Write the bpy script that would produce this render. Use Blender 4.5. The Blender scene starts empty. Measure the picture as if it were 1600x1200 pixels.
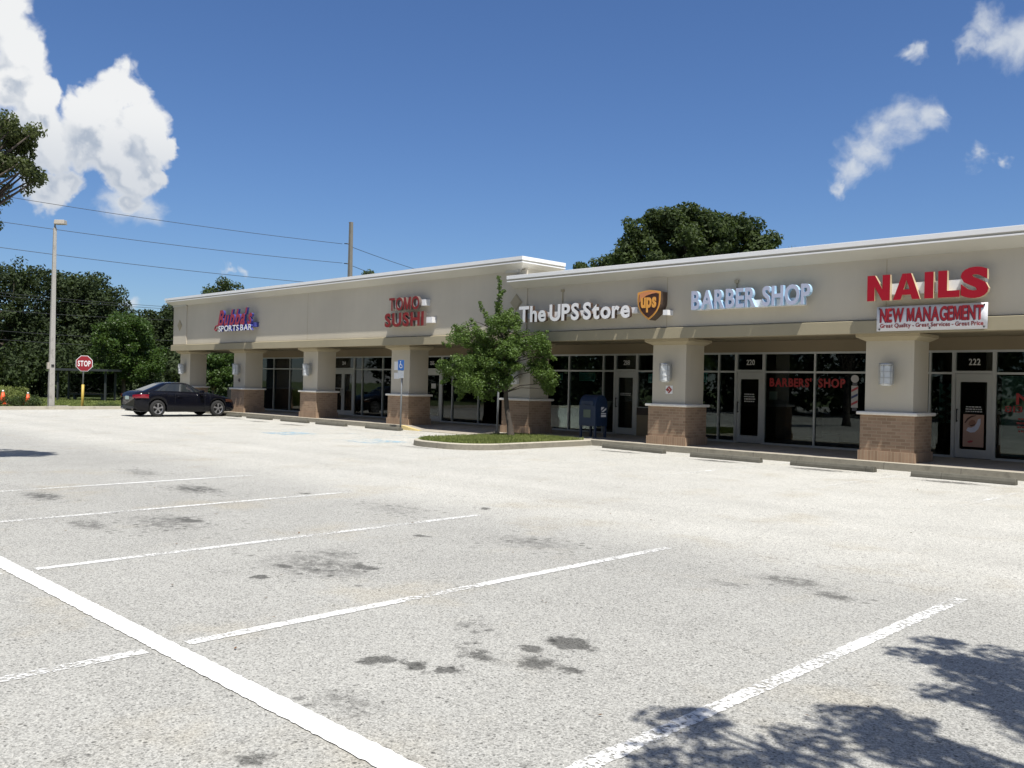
import bpy, math, random
import numpy as np
from mathutils import Vector, Matrix
R = math.radians
random.seed(7)
rng = np.random.default_rng(11)
scn = bpy.context.scene
COL = scn.collection

# ------------------------------------------------------------------ camera
YAW, PITCH, ROLL, FPX, EYE = 0.7821, 0.0009, 0.0225, 1391.58, 1.6
_c, _s = math.cos, math.sin
FWD = np.array([-_s(YAW) * _c(PITCH), _c(YAW) * _c(PITCH), _s(PITCH)])
_r0 = np.array([_c(YAW), _s(YAW), 0.0])
_u0 = np.cross(_r0, FWD)
RIGHT = _c(ROLL) * _r0 + _s(ROLL) * _u0
UP = -_s(ROLL) * _r0 + _c(ROLL) * _u0
cam = bpy.data.cameras.new('camera')
cam.sensor_width = 36.0
cam.lens = 36.0 * FPX / 1600.0
cam.clip_start = 0.05
cam.clip_end = 3000.0
camo = bpy.data.objects.new('camera', cam)
COL.objects.link(camo)
camo.matrix_world = Matrix(((RIGHT[0], UP[0], -FWD[0], 0), (RIGHT[1], UP[1], -FWD[1], 0), (RIGHT[2], UP[2], -FWD[2], EYE), (0, 0, 0, 1)))
scn.camera = camo


def ray(u, v):
    return RIGHT * (u - 800) / FPX - UP * (v - 600) / FPX + FWD


def at(u, v, y):
    """survey: where the sight line of a photo point meets the plane Y=y"""
    d = ray(u, v)
    return d * (y / d[1]) + np.array([0, 0, EYE])


def atd(u, v, depth):
    return ray(u, v) * depth + np.array([0, 0, EYE])


# ------------------------------------------------------------------ light
SUN = Vector((0.42, -0.19, 1.0)).normalized()
EXPOSURE = 0.5
scn.view_settings.view_transform = 'Standard'
scn.view_settings.look = 'None'
scn.view_settings.exposure = EXPOSURE
scn.view_settings.gamma = 1.0
scn.view_settings.use_curve_mapping = False
sl = bpy.data.lights.new('sun', 'SUN')
sl.energy = 4.7
sl.angle = R(0.53)
sl.color = (1.0, 0.96, 0.89)
so = bpy.data.objects.new('sun', sl)
COL.objects.link(so)
so.rotation_euler = (-SUN).to_track_quat('-Z', 'Y').to_euler()
SKY_STRENGTH = 0.06


# ------------------------------------------------------------------ node helpers
class NT:
    def __init__(s, nt):
        s.nt = nt

    def node(s, t, **kw):
        n = s.nt.nodes.new(t)
        for k, v in kw.items():
            setattr(n, k, v)
        return n

    def inp(s, n, i, v):
        if v is None:
            return
        if hasattr(v, 'is_output'):
            s.nt.links.new(v, n.inputs[i])
        else:
            n.inputs[i].default_value = v

    def m(s, op, a, b=None, c=None, clamp=False):
        n = s.node('ShaderNodeMath', operation=op, use_clamp=clamp)
        s.inp(n, 0, a); s.inp(n, 1, b); s.inp(n, 2, c)
        return n.outputs[0]

    def v(s, op, a, b=None, scale=None):
        n = s.node('ShaderNodeVectorMath', operation=op)
        s.inp(n, 0, a); s.inp(n, 1, b)
        if scale is not None:
            s.inp(n, 3, scale)
        return n.outputs['Value'] if op in ('LENGTH', 'DOT_PRODUCT', 'DISTANCE') else n.outputs[0]

    def noise(s, vec, scale, detail=4, rough=0.55, out='Fac'):
        n = s.node('ShaderNodeTexNoise')
        s.inp(n, 'Vector', vec)
        n.inputs['Scale'].default_value = scale
        n.inputs['Detail'].default_value = detail
        n.inputs['Roughness'].default_value = rough
        return n.outputs[out]

    def voro(s, vec, scale, out='Color', feature='F1'):
        n = s.node('ShaderNodeTexVoronoi', feature=feature)
        s.inp(n, 'Vector', vec)
        n.inputs['Scale'].default_value = scale
        return n.outputs[out]

    def ramp(s, x, a, b, to0=0.0, to1=1.0, smooth=True):
        n = s.node('ShaderNodeMapRange')
        if smooth:
            n.interpolation_type = 'SMOOTHSTEP'
        s.inp(n, 0, x); s.inp(n, 1, a); s.inp(n, 2, b); s.inp(n, 3, to0); s.inp(n, 4, to1)
        return n.outputs[0]

    def mix(s, f, a, b, blend='MIX'):
        n = s.node('ShaderNodeMix', data_type='RGBA', blend_type=blend)
        s.inp(n, 0, f)
        s.inp(n, 6, a if hasattr(a, 'is_output') else (*a[:3], 1))
        s.inp(n, 7, b if hasattr(b, 'is_output') else (*b[:3], 1))
        return n.outputs[2]

    def scale_col(s, col, f):
        n = s.node('ShaderNodeVectorMath', operation='SCALE')
        if hasattr(col, 'is_output'):
            s.nt.links.new(col, n.inputs[0])
        else:
            n.inputs[0].default_value = col[:3]
        s.inp(n, 3, f)
        return n.outputs[0]

    def sep(s, v):
        return s.node_out('ShaderNodeSeparateXYZ', v)

    def node_out(s, t, v):
        n = s.node(t)
        s.nt.links.new(v, n.inputs[0])
        return n.outputs


# ------------------------------------------------------------------ sky with cumulus
world = bpy.data.worlds.new('World')
scn.world = world
world.use_nodes = True
w = NT(world.node_tree)
for n in list(world.node_tree.nodes):
    world.node_tree.nodes.remove(n)
sky = w.node('ShaderNodeTexSky', sky_type='NISHITA')
sky.sun_disc = False
sky.sun_elevation = math.asin(SUN.z)
sky.sun_rotation = math.atan2(SUN.x, SUN.y)
sky.altitude = 0
sky.air_density = 1.15
sky.dust_density = 0.1
sky.ozone_density = 4.2
tc = w.node('ShaderNodeTexCoord')
DIR = tc.outputs['Generated']


def dirpx(u, v):
    d = ray(u, v)
    return tuple(float(t) for t in d / np.linalg.norm(d))


BIG = [(190, 138, 40), (165, 185, 42), (212, 195, 44), (230, 225, 36), (262, 230, 20), (135, 232, 38), (185, 245, 46), (232, 278, 22),
       (200, 285, 34), (10, 35, 48), (30, 90, 36), (20, 135, 50), (90, 152, 21), (55, 165, 36), (40, 220, 60), (80, 240, 42),
       (108, 275, 30), (70, 285, 36), (188, 118, 20), (205, 318, 18)]
WISP = [(1412, 190, 26), (1446, 190, 24), (1390, 214, 30), (1352, 242, 28), (1332, 268, 20), (1312, 290, 12), (1466, 186, 12),
        (1428, 86, 15), (1412, 84, 10), (1542, 32, 24), (1562, 62, 26), (1594, 60, 30), (1522, 66, 18), (1526, 244, 15), (1560, 250, 10),
        (202, 478, 14), (188, 470, 10), (352, 427, 8), (372, 424, 7), (225, 330, 24), (190, 320, 26)]


def field(vec, blobs):
    acc = None
    for (u, v, r) in blobs:
        dd = w.v('DISTANCE', vec, dirpx(u, v))
        f = w.m('MULTIPLY_ADD', dd, -FPX / r / 1.15, 1.0)
        acc = f if acc is None else w.m('SMOOTH_MAX', acc, f, 0.14)
    return acc


def warp(vec, a1, a2, a3):
    """push the cloud outlines about with three sizes of turbulence"""
    for sc_, amp, det in ((11, a1, 2), (38, a2, 3), (120, a3, 3)):
        nv = w.v('SUBTRACT', w.noise(vec, sc_, det, 0.55, 'Color'), (0.5, 0.5, 0.5))
        vec = w.v('ADD', vec, w.v('SCALE', nv, None, amp))
    return vec


def dens(vec):
    f = field(warp(vec, 0.045, 0.022, 0.007), BIG)
    wv = warp(vec, 0.0, 0.016, 0.008)
    for sc_, am in ((17, 0.62), (40, 0.34), (90, 0.16)):      # rounded billows, three sizes
        f = w.m('ADD', f, w.m('MULTIPLY', w.m('SUBTRACT', 0.42, w.voro(wv, sc_, 'Distance')), am))
    return w.m('ADD', f, w.m('MULTIPLY', w.m('SUBTRACT', w.noise(vec, 110, 4, 0.6), 0.5), 0.14))


sunw = w.v('ADD', DIR, (float(RIGHT[0]) * 0.008, float(RIGHT[1]) * 0.008, 0.030))
f0 = dens(DIR)
f1 = dens(sunw)
a_big = w.ramp(f0, -0.02, 0.30)
lit = w.ramp(w.m('SUBTRACT', f0, f1), -0.24, 0.24)
thick = w.ramp(f0, 0.08, 0.6)
shade = w.m('SUBTRACT', 1.0, w.m('MULTIPLY', thick, w.m('SUBTRACT', 1.0, lit)))
low = w.ramp(w.sep(DIR)[2], 0.19, 0.27)
shade = w.m('MULTIPLY', shade, w.m('ADD', 0.55, w.m('MULTIPLY', low, 0.45)))
ccol = w.mix(shade, (5.2, 5.9, 7.0), (10.6, 10.7, 10.7))
fw = w.m('ADD', field(warp(DIR, 0.05, 0.034, 0.009), [(u, v, r * 1.18) for u, v, r in WISP]), w.m('MULTIPLY', w.m('SUBTRACT', w.noise(DIR, 45, 6, 0.6), 0.5), 0.8))
a_w = w.m('MULTIPLY', w.ramp(fw, -0.05, 1.0), 0.85)
skyc = w.v('MULTIPLY', sky.outputs[0], (0.73, 0.905, 1.21))
c1 = w.mix(a_w, skyc, (8.2, 8.7, 9.3))
# cumulus added to the unseen sky behind the camera, as neutral white fill
rest = w.ramp(w.v('DOT_PRODUCT', DIR, tuple(float(t) for t in FWD)), 0.30, 0.55, 1.0, 0.0)
a_r = w.m('MULTIPLY', w.ramp(w.noise(w.v('MULTIPLY', DIR, (1, 1, 1.6)), 3.2, 8, 0.58), 0.47, 0.60), w.m('MULTIPLY', rest, 0.9))
c1 = w.mix(a_r, c1, (9.4, 9.3, 9.2))
c2 = w.mix(w.m('MULTIPLY', a_big, 0.97), c1, ccol)
bg = w.node('ShaderNodeBackground')
w.nt.links.new(c2, bg.inputs[0])
bg.inputs[1].default_value = SKY_STRENGTH
wo = w.node('ShaderNodeOutputWorld')
w.nt.links.new(bg.outputs[0], wo.inputs[0])


# ------------------------------------------------------------------ materials
def newmat(name):
    m = bpy.data.materials.new(name)
    m.use_nodes = True
    nt = m.node_tree
    for n in list(nt.nodes):
        nt.nodes.remove(n)
    k = NT(nt)
    k.out = k.node('ShaderNodeOutputMaterial')
    k.pos = k.node('ShaderNodeNewGeometry').outputs['Position']
    return m, k


def finish(k, col, rough=0.7, metallic=0.0, bump=None, bump_d=0.01, bump_s=0.5, spec=0.5, alpha=None, coat=0.0):
    b = k.node('ShaderNodeBsdfPrincipled')
    k.inp(b, 'Base Color', col if hasattr(col, 'is_output') else (*col[:3], 1))
    k.inp(b, 'Roughness', rough)
    k.inp(b, 'Metallic', metallic)
    k.inp(b, 'Specular IOR Level', spec)
    if coat:
        b.inputs['Coat Weight'].default_value = coat
        b.inputs['Coat Roughness'].default_value = 0.05
    if bump is not None:
        bn = k.node('ShaderNodeBump')
        bn.inputs['Strength'].default_value = bump_s
        bn.inputs['Distance'].default_value = bump_d
        k.inp(bn, 'Height', bump)
        k.nt.links.new(bn.outputs[0], b.inputs['Normal'])
    sh = b.outputs[0]
    if alpha is not None:
        t = k.node('ShaderNodeBsdfTransparent')
        mx = k.node('ShaderNodeMixShader')
        k.inp(mx, 0, alpha)
        k.nt.links.new(t.outputs[0], mx.inputs[1])
        k.nt.links.new(sh, mx.inputs[2])
        sh = mx.outputs[0]
    k.nt.links.new(sh, k.out.inputs[0])
    return b


MATS = {}


def mat(name, col, rough=0.6, var=0.10, scale=6.0, metallic=0.0, bump=0.0, spec=0.5, coat=0.0, streak=False):
    if name in MATS:
        return MATS[name]
    m, k = newmat(name)
    p = k.pos
    if streak:
        mp = k.node('ShaderNodeMapping')
        mp.inputs['Scale'].default_value = (1, 1, 0.12)
        k.nt.links.new(p, mp.inputs[0])
        p2 = mp.outputs[0]
    else:
        p2 = p
    n1 = k.noise(p2, scale, 5, 0.6)
    n2 = k.noise(p, scale * 0.13, 3, 0.5)
    f = k.m('ADD', k.m('MULTIPLY', k.m('SUBTRACT', n1, 0.5), var * 2.2), k.m('MULTIPLY', k.m('SUBTRACT', n2, 0.5), var * 1.6))
    f = k.m('ADD', f, 1.0)
    c = k.scale_col(col, f)
    bh = k.noise(p, scale * 9, 4, 0.6) if bump else None
    finish(k, c, rough, metallic, bh, 0.004, bump, spec, coat=coat)
    MATS[name] = m
    return m


# stucco with faint rain streaks
def stucco(name, col, dirt=0.12):
    m, k = newmat(name)
    mp = k.node('ShaderNodeMapping')
    mp.inputs['Scale'].default_value = (1.6, 1.6, 0.10)
    k.nt.links.new(k.pos, mp.inputs[0])
    s1 = k.noise(mp.outputs[0], 2.2, 5, 0.62)
    s2 = k.noise(k.pos, 0.5, 4, 0.55)
    g = k.noise(k.pos, 60, 3, 0.6)
    f = k.m('ADD', 1.0, k.m('ADD', k.m('MULTIPLY', k.m('SUBTRACT', s1, 0.5), dirt * 0.7), k.m('MULTIPLY', k.m('SUBTRACT', s2, 0.5), dirt * 2.6)))
    f = k.m('ADD', f, k.m('MULTIPLY', k.m('SUBTRACT', g, 0.5), 0.12))
    finish(k, k.scale_col(col, f), 0.9, 0, g, 0.004, 0.5, 0.2)
    return m


M_WALL = stucco('stucco_beige', (0.535, 0.488, 0.392))
M_CORN = stucco('stucco_cornice', (0.54, 0.525, 0.47), 0.10)
M_BAND = stucco('stucco_tan', (0.340, 0.300, 0.205))
M_PIL = stucco('stucco_pillar', (0.51, 0.468, 0.378))
M_CAP = stucco('stucco_cap', (0.40, 0.345, 0.235))
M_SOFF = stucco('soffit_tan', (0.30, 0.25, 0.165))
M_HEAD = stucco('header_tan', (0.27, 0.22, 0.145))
M_WHITE = mat('white_metal_coping', (0.80, 0.80, 0.79), 0.45, 0.05, 3, streak=True)
M_LEDGE = mat('cast_stone_ledge', (0.74, 0.71, 0.64), 0.8, 0.12, 9)
M_ALU = mat('aluminium_frame', (0.50, 0.51, 0.49), 0.42, 0.05, 4, metallic=0.35)
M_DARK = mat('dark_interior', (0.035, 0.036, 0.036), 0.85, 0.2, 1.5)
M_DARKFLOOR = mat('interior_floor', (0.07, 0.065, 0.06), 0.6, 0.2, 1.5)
M_BLACK = mat('black_paint', (0.012, 0.012, 0.013), 0.45, 0.1, 6)


def brick_mat(name, soldier=False):
    m, k = newmat(name)
    x, y, z = k.sep(k.pos)[:3]
    nrm = k.node('ShaderNodeNewGeometry').outputs['Normal']
    nx = k.m('ABSOLUTE', k.sep(nrm)[0])
    side = k.m('GREATER_THAN', nx, 0.7)
    h = k.m('ADD', k.m('MULTIPLY', x, k.m('SUBTRACT', 1.0, side)), k.m('MULTIPLY', y, side))
    cmb = k.node('ShaderNodeCombineXYZ')
    if soldier:
        k.inp(cmb, 0, z); k.inp(cmb, 1, h)
    else:
        k.inp(cmb, 0, h); k.inp(cmb, 1, z)
    b = k.node('ShaderNodeTexBrick')
    k.nt.links.new(cmb.outputs[0], b.inputs['Vector'])
    b.inputs['Scale'].default_value = 1.0
    b.inputs['Brick Width'].default_value = 0.205 if not soldier else 0.5
    b.inputs['Row Height'].default_value = 0.072
    b.inputs['Mortar Size'].default_value = 0.008
    b.inputs['Mortar Smooth'].default_value = 0.2
    b.inputs['Bias'].default_value = 0.1
    b.inputs['Color1'].default_value = (0.245, 0.166, 0.110, 1)
    b.inputs['Color2'].default_value = (0.330, 0.228, 0.155, 1)
    b.inputs['Mortar'].default_value = (0.34, 0.265, 0.185, 1)
    if soldier:
        b.offset = 0.0
    n = k.noise(k.pos, 3, 4)
    f = k.m('ADD', 0.82, k.m('MULTIPLY', n, 0.36))
    finish(k, k.scale_col(b.outputs[0], f), 0.88, 0, b.outputs['Fac'], 0.006, -0.5, 0.25)
    return m


M_BRICK = brick_mat('tan_brick')
M_SOLD = brick_mat('tan_brick_soldier', True)


def glass_mat(name, tint, ior=1.5):
    m, k = newmat(name)
    fr = k.node('ShaderNodeFresnel')
    fr.inputs[0].default_value = ior
    t = k.node('ShaderNodeBsdfTransparent')
    t.inputs[0].default_value = (*tint, 1)
    g = k.node('ShaderNodeBsdfGlossy')
    g.inputs['Roughness'].default_value = 0.012
    g.inputs[0].default_value = (0.92, 0.97, 0.96, 1)
    nz = k.noise(k.pos, 1.1, 2, 0.5)
    bn = k.node('ShaderNodeBump')
    bn.inputs['Strength'].default_value = 0.03
    bn.inputs['Distance'].default_value = 0.02
    k.nt.links.new(nz, bn.inputs['Height'])
    k.nt.links.new(bn.outputs[0], g.inputs['Normal'])
    mx = k.node('ShaderNodeMixShader')
    k.nt.links.new(fr.outputs[0], mx.inputs[0])
    k.nt.links.new(t.outputs[0], mx.inputs[1])
    k.nt.links.new(g.outputs[0], mx.inputs[2])
    k.nt.links.new(mx.outputs[0], k.out.inputs[0])
    return m


M_GLASS = glass_mat('tinted_glass', (0.60, 0.66, 0.64))


def leaf_mat(name, c1, c2, trans=0.25, rough=0.45):
    m, k = newmat(name)
    g = k.node('ShaderNodeNewGeometry')
    rnd = g.outputs['Random Per Island']
    oi = k.node('ShaderNodeObjectInfo').outputs['Random']
    n = k.noise(k.pos, 0.9, 2)
    f = k.m('ADD', k.m('MULTIPLY', rnd, 0.6), k.m('MULTIPLY', k.ramp(n, 0.3, 0.7), 0.4))
    col = k.mix(f, c1, c2)
    col = k.scale_col(col, k.m('ADD', 0.9, k.m('MULTIPLY', oi, 0.2)))
    b = k.node('ShaderNodeBsdfPrincipled')
    k.nt.links.new(col, b.inputs['Base Color'])
    b.inputs['Roughness'].default_value = rough
    b.inputs['Specular IOR Level'].default_value = 0.25
    t = k.node('ShaderNodeBsdfTranslucent')
    k.nt.links.new(k.mix(0.5, col, (0.16, 0.24, 0.03)), t.inputs[0])
    mx = k.node('ShaderNodeMixShader')
    mx.inputs[0].default_value = trans
    k.nt.links.new(b.outputs[0], mx.inputs[1])
    k.nt.links.new(t.outputs[0], mx.inputs[2])
    k.nt.links.new(mx.outputs[0], k.out.inputs[0])
    return m


M_LEAF_YOUNG = leaf_mat('leaf_young', (0.030, 0.062, 0.012), (0.125, 0.195, 0.045), 0.30)
M_LEAF_OAK = leaf_mat('leaf_oak', (0.022, 0.037, 0.011), (0.074, 0.104, 0.032), 0.22, 0.65)
M_LEAF_DARK = leaf_mat('leaf_dark', (0.012, 0.020, 0.007), (0.046, 0.068, 0.022), 0.12, 0.75)
M_LEAF_MID = leaf_mat('leaf_mid', (0.026, 0.055, 0.010), (0.080, 0.138, 0.028), 0.25)
M_GRASS = leaf_mat('grass_blades', (0.105, 0.140, 0.034), (0.260, 0.290, 0.095), 0.3, 0.8)
M_HEDGE = leaf_mat('hedge_leaf', (0.022, 0.038, 0.010), (0.070, 0.098, 0.028), 0.2)
M_BARK = mat('bark', (0.17, 0.135, 0.10), 0.95, 0.35, 9, bump=0.8)
M_BARKD = mat('bark_dark', (0.075, 0.062, 0.05), 0.95, 0.35, 6, bump=0.8)


# ------------------------------------------------------------------ mesh helpers
def off(o):
    v = Vector((0, 0, 0))
    while o is not None:
        v = v + o.location
        o = o.parent
    return v


class MB:
    """collects shapes; build() links them as ONE mesh object"""

    def __init__(s):
        s.v, s.f, s.mi, s.sm = [], [], [], []

    def add(s, vs, fs, mi=0, smooth=False):
        b = len(s.v)
        s.v += [tuple(float(t) for t in p) for p in vs]
        for f in fs:
            s.f.append([b + i for i in f]); s.mi.append(mi); s.sm.append(smooth)
        return s

    def box(s, x0, y0, z0, x1, y1, z1, mi=0):
        vs = [(x0, y0, z0), (x1, y0, z0), (x1, y1, z0), (x0, y1, z0), (x0, y0, z1), (x1, y0, z1), (x1, y1, z1), (x0, y1, z1)]
        fs = [(0, 3, 2, 1), (4, 5, 6, 7), (0, 1, 5, 4), (1, 2, 6, 5), (2, 3, 7, 6), (3, 0, 4, 7)]
        return s.add(vs, fs, mi)

    def frustum(s, a, b, mi=0):
        """a,b = (x0,y0,x1,y1,z) bottom and top rectangles"""
        vs = [(a[0], a[1], a[4]), (a[2], a[1], a[4]), (a[2], a[3], a[4]), (a[0], a[3], a[4]),
              (b[0], b[1], b[4]), (b[2], b[1], b[4]), (b[2], b[3], b[4]), (b[0], b[3], b[4])]
        fs = [(0, 3, 2, 1), (4, 5, 6, 7), (0, 1, 5, 4), (1, 2, 6, 5), (2, 3, 7, 6), (3, 0, 4, 7)]
        return s.add(vs, fs, mi)

    def prism(s, pts, axis, a, b, mi=0):
        """extrude a closed 2D outline along axis from a to b"""
        n = len(pts)
        def P(p, t):
            return {'x': (t, p[0], p[1]), 'y': (p[0], t, p[1]), 'z': (p[0], p[1], t)}[axis]
        vs = [P(p, a) for p in pts] + [P(p, b) for p in pts]
        fs = [(i, (i + 1) % n, n + (i + 1) % n, n + i) for i in range(n)]
        fs += [tuple(range(n - 1, -1, -1)), tuple(range(n, 2 * n))]
        return s.add(vs, fs, mi)

    def tube(s, path, radii, n=8, mi=0, cap=True):
        path = [Vector(p) for p in path]
        if not hasattr(radii, '__len__'):
            radii = [radii] * len(path)
        vs, fs = [], []
        prev = None
        for i, p in enumerate(path):
            t = (path[min(i + 1, len(path) - 1)] - path[max(i - 1, 0)])
            t = t.normalized() if t.length > 1e-9 else Vector((0, 0, 1))
            a = Vector((1, 0, 0)) if abs(t.x) < 0.8 else Vector((0, 1, 0))
            if prev is not None:
                a = prev
            u = (a - t * a.dot(t)).normalized()
            prev = u
            q = t.cross(u)
            for j in range(n):
                an = 2 * math.pi * j / n
                vs.append(p + (u * math.cos(an) + q * math.sin(an)) * radii[i])
        for i in range(len(path) - 1):
            for j in range(n):
                fs.append((i * n + j, i * n + (j + 1) % n, (i + 1) * n + (j + 1) % n, (i + 1) * n + j))
        if cap:
            fs.append(tuple(range(n - 1, -1, -1)))
            fs.append(tuple(range((len(path) - 1) * n, len(path) * n)))
        return s.add(vs, fs, mi, True)

    def lathe(s, prof, cx=0, cy=0, n=20, mi=0):
        vs, fs = [], []
        for (r, z) in prof:
            for j in range(n):
                a = 2 * math.pi * j / n
                vs.append((cx + r * math.cos(a), cy + r * math.sin(a), z))
        for i in range(len(prof) - 1):
            for j in range(n):
                fs.append((i * n + j, i * n + (j + 1) % n, (i + 1) * n + (j + 1) % n, (i + 1) * n + j))
        fs.append(tuple(range(n - 1, -1, -1)))
        fs.append(tuple(range((len(prof) - 1) * n, len(prof) * n)))
        return s.add(vs, fs, mi, True)

    def build(s, name, mats, parent=None, local=False, bevel=0.0, autos=False):
        me = bpy.data.meshes.new(name)
        o = Vector((0, 0, 0)) if (local or parent is None) else off(parent)
        vs = [(p[0] - o.x, p[1] - o.y, p[2] - o.z) for p in s.v]
        me.from_pydata(vs, [], s.f)
        if not isinstance(mats, (list, tuple)):
            mats = [mats]
        for m in mats:
            me.materials.append(m)
        me.polygons.foreach_set('material_index', s.mi)
        me.polygons.foreach_set('use_smooth', s.sm)
        me.update()
        ob = bpy.data.objects.new(name, me)
        COL.objects.link(ob)
        if parent is not None:
            ob.parent = parent
        if bevel:
            b = ob.modifiers.new('bevel', 'BEVEL')
            b.width = bevel
            b.segments = 2
            b.limit_method = 'ANGLE'
        return ob


def thing(name, label, cat, loc=(0, 0, 0), group=None, rz=0.0):
    o = bpy.data.objects.new(name, None)
    o.empty_display_size = 0.2
    COL.objects.link(o)
    o.location = loc
    o.rotation_euler = (0, 0, rz)
    o['label'] = label
    o['category'] = cat
    if group:
        o['group'] = group
    return o


def tag(o, label, cat, group=None):
    o['label'] = label
    o['category'] = cat
    if group:
        o['group'] = group
    return o


def kind(o, k='structure'):
    o['kind'] = k
    return o


def copy_tree(o, parent=None):
    c = o.copy()
    COL.objects.link(c)
    if parent is not None:
        c.parent = parent
    for ch in list(o.children):
        copy_tree(ch, c)
    return c


def glyph_mesh(ch, depth, bold=0.0, shear=0.0):
    if ch == 'M' and bold > 0:
        t = .15 + bold * 1.6
        o = [(0, 0), (t, 0), (t, .60), (.5 - t * .45, .02), (.5 + t * .45, .02), (1 - t, .60), (1 - t, 0), (1, 0), (1, 1), (1 - t * 1.35, 1), (.5, .36), (t * 1.35, 1), (0, 1)]
        q = [(p[0] * .72 + shear * p[1] * .69, p[1] * .69) for p in o]
        k_ = len(q)
        v = np.array([(x, y, .5) for x, y in q] + [(x, y, -.5) for x, y in q])
        fs = [list(range(k_)), list(range(2 * k_ - 1, k_ - 1, -1))] + [[i, k_ + i, k_ + (i + 1) % k_, (i + 1) % k_] for i in range(k_)]
        return v, fs, [1.0, -1.0] + [0.0] * k_
    cu = bpy.data.curves.new('glyph', 'FONT')
    cu.body = ch
    cu.size = 1.0
    cu.extrude = 0.5
    cu.offset = bold
    cu.shear = shear
    cu.resolution_u = 4
    ob = bpy.data.objects.new('glyph', cu)
    me = bpy.data.meshes.new_from_object(ob)
    v = np.empty(len(me.vertices) * 3)
    me.vertices.foreach_get('co', v)
    v = v.reshape(-1, 3)
    fs = [list(p.vertices) for p in me.polygons]
    nz = [p.normal.z for p in me.polygons]
    bpy.data.objects.remove(ob)
    bpy.data.curves.remove(cu)
    bpy.data.meshes.remove(me)
    return v, fs, nz


def text_layout(txt, bold=0.0, shear=0.0, gap=0.09, space=0.32, serif=0.0):
    """list of (verts, faces, nz) with x advanced glyph by glyph, size 1"""
    out, x = [], 0.0
    for ch in txt:
        if ch == ' ':
            x += space
            continue
        v, fs, nz = glyph_mesh(ch, 1.0, bold, shear)
        if len(v) == 0:
            continue
        x0, x1 = v[:, 0].min(), v[:, 0].max()
        v = v.copy()
        v[:, 0] += x - x0
        x += x1 - x0 + gap
        out.append((v, fs, nz, ch))
    return out


def put_text(txt, x0, x1, z0, z1, yfront, depth, mats, parent, name='letter', one=True, bold=0.03, shear=0.0, gap=0.09, space=0.32, cap=None):
    """Lettering facing -Y filling x0..x1 and (cap height) z0..z1. one=False makes each letter a mesh of its own."""
    gl = text_layout(txt, bold, shear, gap, space)
    allv = np.vstack([g[0] for g in gl])
    xa, xb = allv[:, 0].min(), allv[:, 0].max()
    capz = cap if cap else 0.69
    sx = (x1 - x0) / (xb - xa)
    sz = (z1 - z0) / capz
    res, mb = [], MB()
    for (v, fs, nz, ch) in gl:
        P = np.stack([x0 + (v[:, 0] - xa) * sx, yfront + (0.5 - v[:, 2]) * depth, z0 + v[:, 1] * sz], 1)
        if not one:
            mb = MB()
        b = len(mb.v)
        mb.v += [tuple(float(t) for t in p) for p in P]
        for f, q in zip(fs, nz):
            mb.f.append([b + i for i in f])
            mb.mi.append(0 if (q > 0.5 or not isinstance(mats, (list, tuple))) else 1)
            mb.sm.append(False)
        if not one:
            res.append(mb.build(name, mats, parent))
    if one:
        return mb.build(name, mats, parent)
    return res


# ================================================================== GROUND
LOT_Y, LOT_X0 = 18.76, -43.35
M_TURF = mat('lawn_soil', (0.085, 0.115, 0.035), 0.95, 0.3, 2.0)
g = MB()
g.add([(-700, -500, -0.02), (500, -500, -0.02), (500, 900, -0.02), (-700, 900, -0.02)], [(0, 1, 2, 3)])
kind(g.build('ground', M_TURF))

STAINS = [  # photo-surveyed oil stains: x, y, radius x, radius y, strength
    (-3.60, 4.20, .20, .13, .80), (-3.70, 3.92, .10, .09, .65), (-3.50, 3.75, .16, .10, .55), (-3.86, 3.62, .22, .10, .45), (-3.70, 3.32, .09, .06, .70),
    (-3.30, 3.80, .10, .07, .55), (-4.12, 3.12, .11, .09, .75), (-3.95, 3.20, .12, .08, .70), (-3.68, 2.60, .25, .12, .3), (-4.35, 4.05, .2, .16, .25),
    (-6.55, 4.30, .75, .40, .34), (-6.30, 4.55, .18, .13, .55), (-6.75, 4.05, .14, .10, .6), (-6.5, 3.7, .1, .07, .7), (-6.9, 4.7, .35, .2, .35),
    (-9.60, 4.30, .8, .45, .30), (-9.60, 4.55, .35, .16, .55), (-9.9, 3.6, .5, .2, .35), (-12.2, 5.9, .7, .35, .45), (-12.6, 4.0, .6, .25, .45),
    (-14.8, 6.2, .7, .3, .3), (-6.2, 6.6, .6, .4, .28), (-9.0, 7.0, .7, .4, .22), (-3.6, 7.0, .35, .25, .38), (-3.1, 6.75, .22, .14, .42), (-3.9, 6.5, .2, .12, .35),
    (-13.7, 17.55, .75, .22, .6), (-10.8, 17.35, .75, .22, .6), (-8.4, 17.4, .8, .24, .62), (-5.75, 17.2, .7, .22, .62),
    (-30.5, 17.1, .9, .3, .5), (-27.9, 17.0, .9, .3, .5), (-33.0, 17.4, .9, .3, .55), (-24.3, 17.2, .6, .2, .2),
    (-2.45, 2.35, .30, .25, .35), (-1.6, 1.9, .4, .3, .3), (-5.3, 0.9, .4, .2, .45), (-3.4, 1.9, .14, .08, .5),
    (-17.2, 14.0, .9, .25, .35), (-7.2, 6.0, .1, .07, .6), (-10.9, 6.9, .12, .08, .6), (-8.3, 7.9, .16, .09, .55)]


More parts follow.
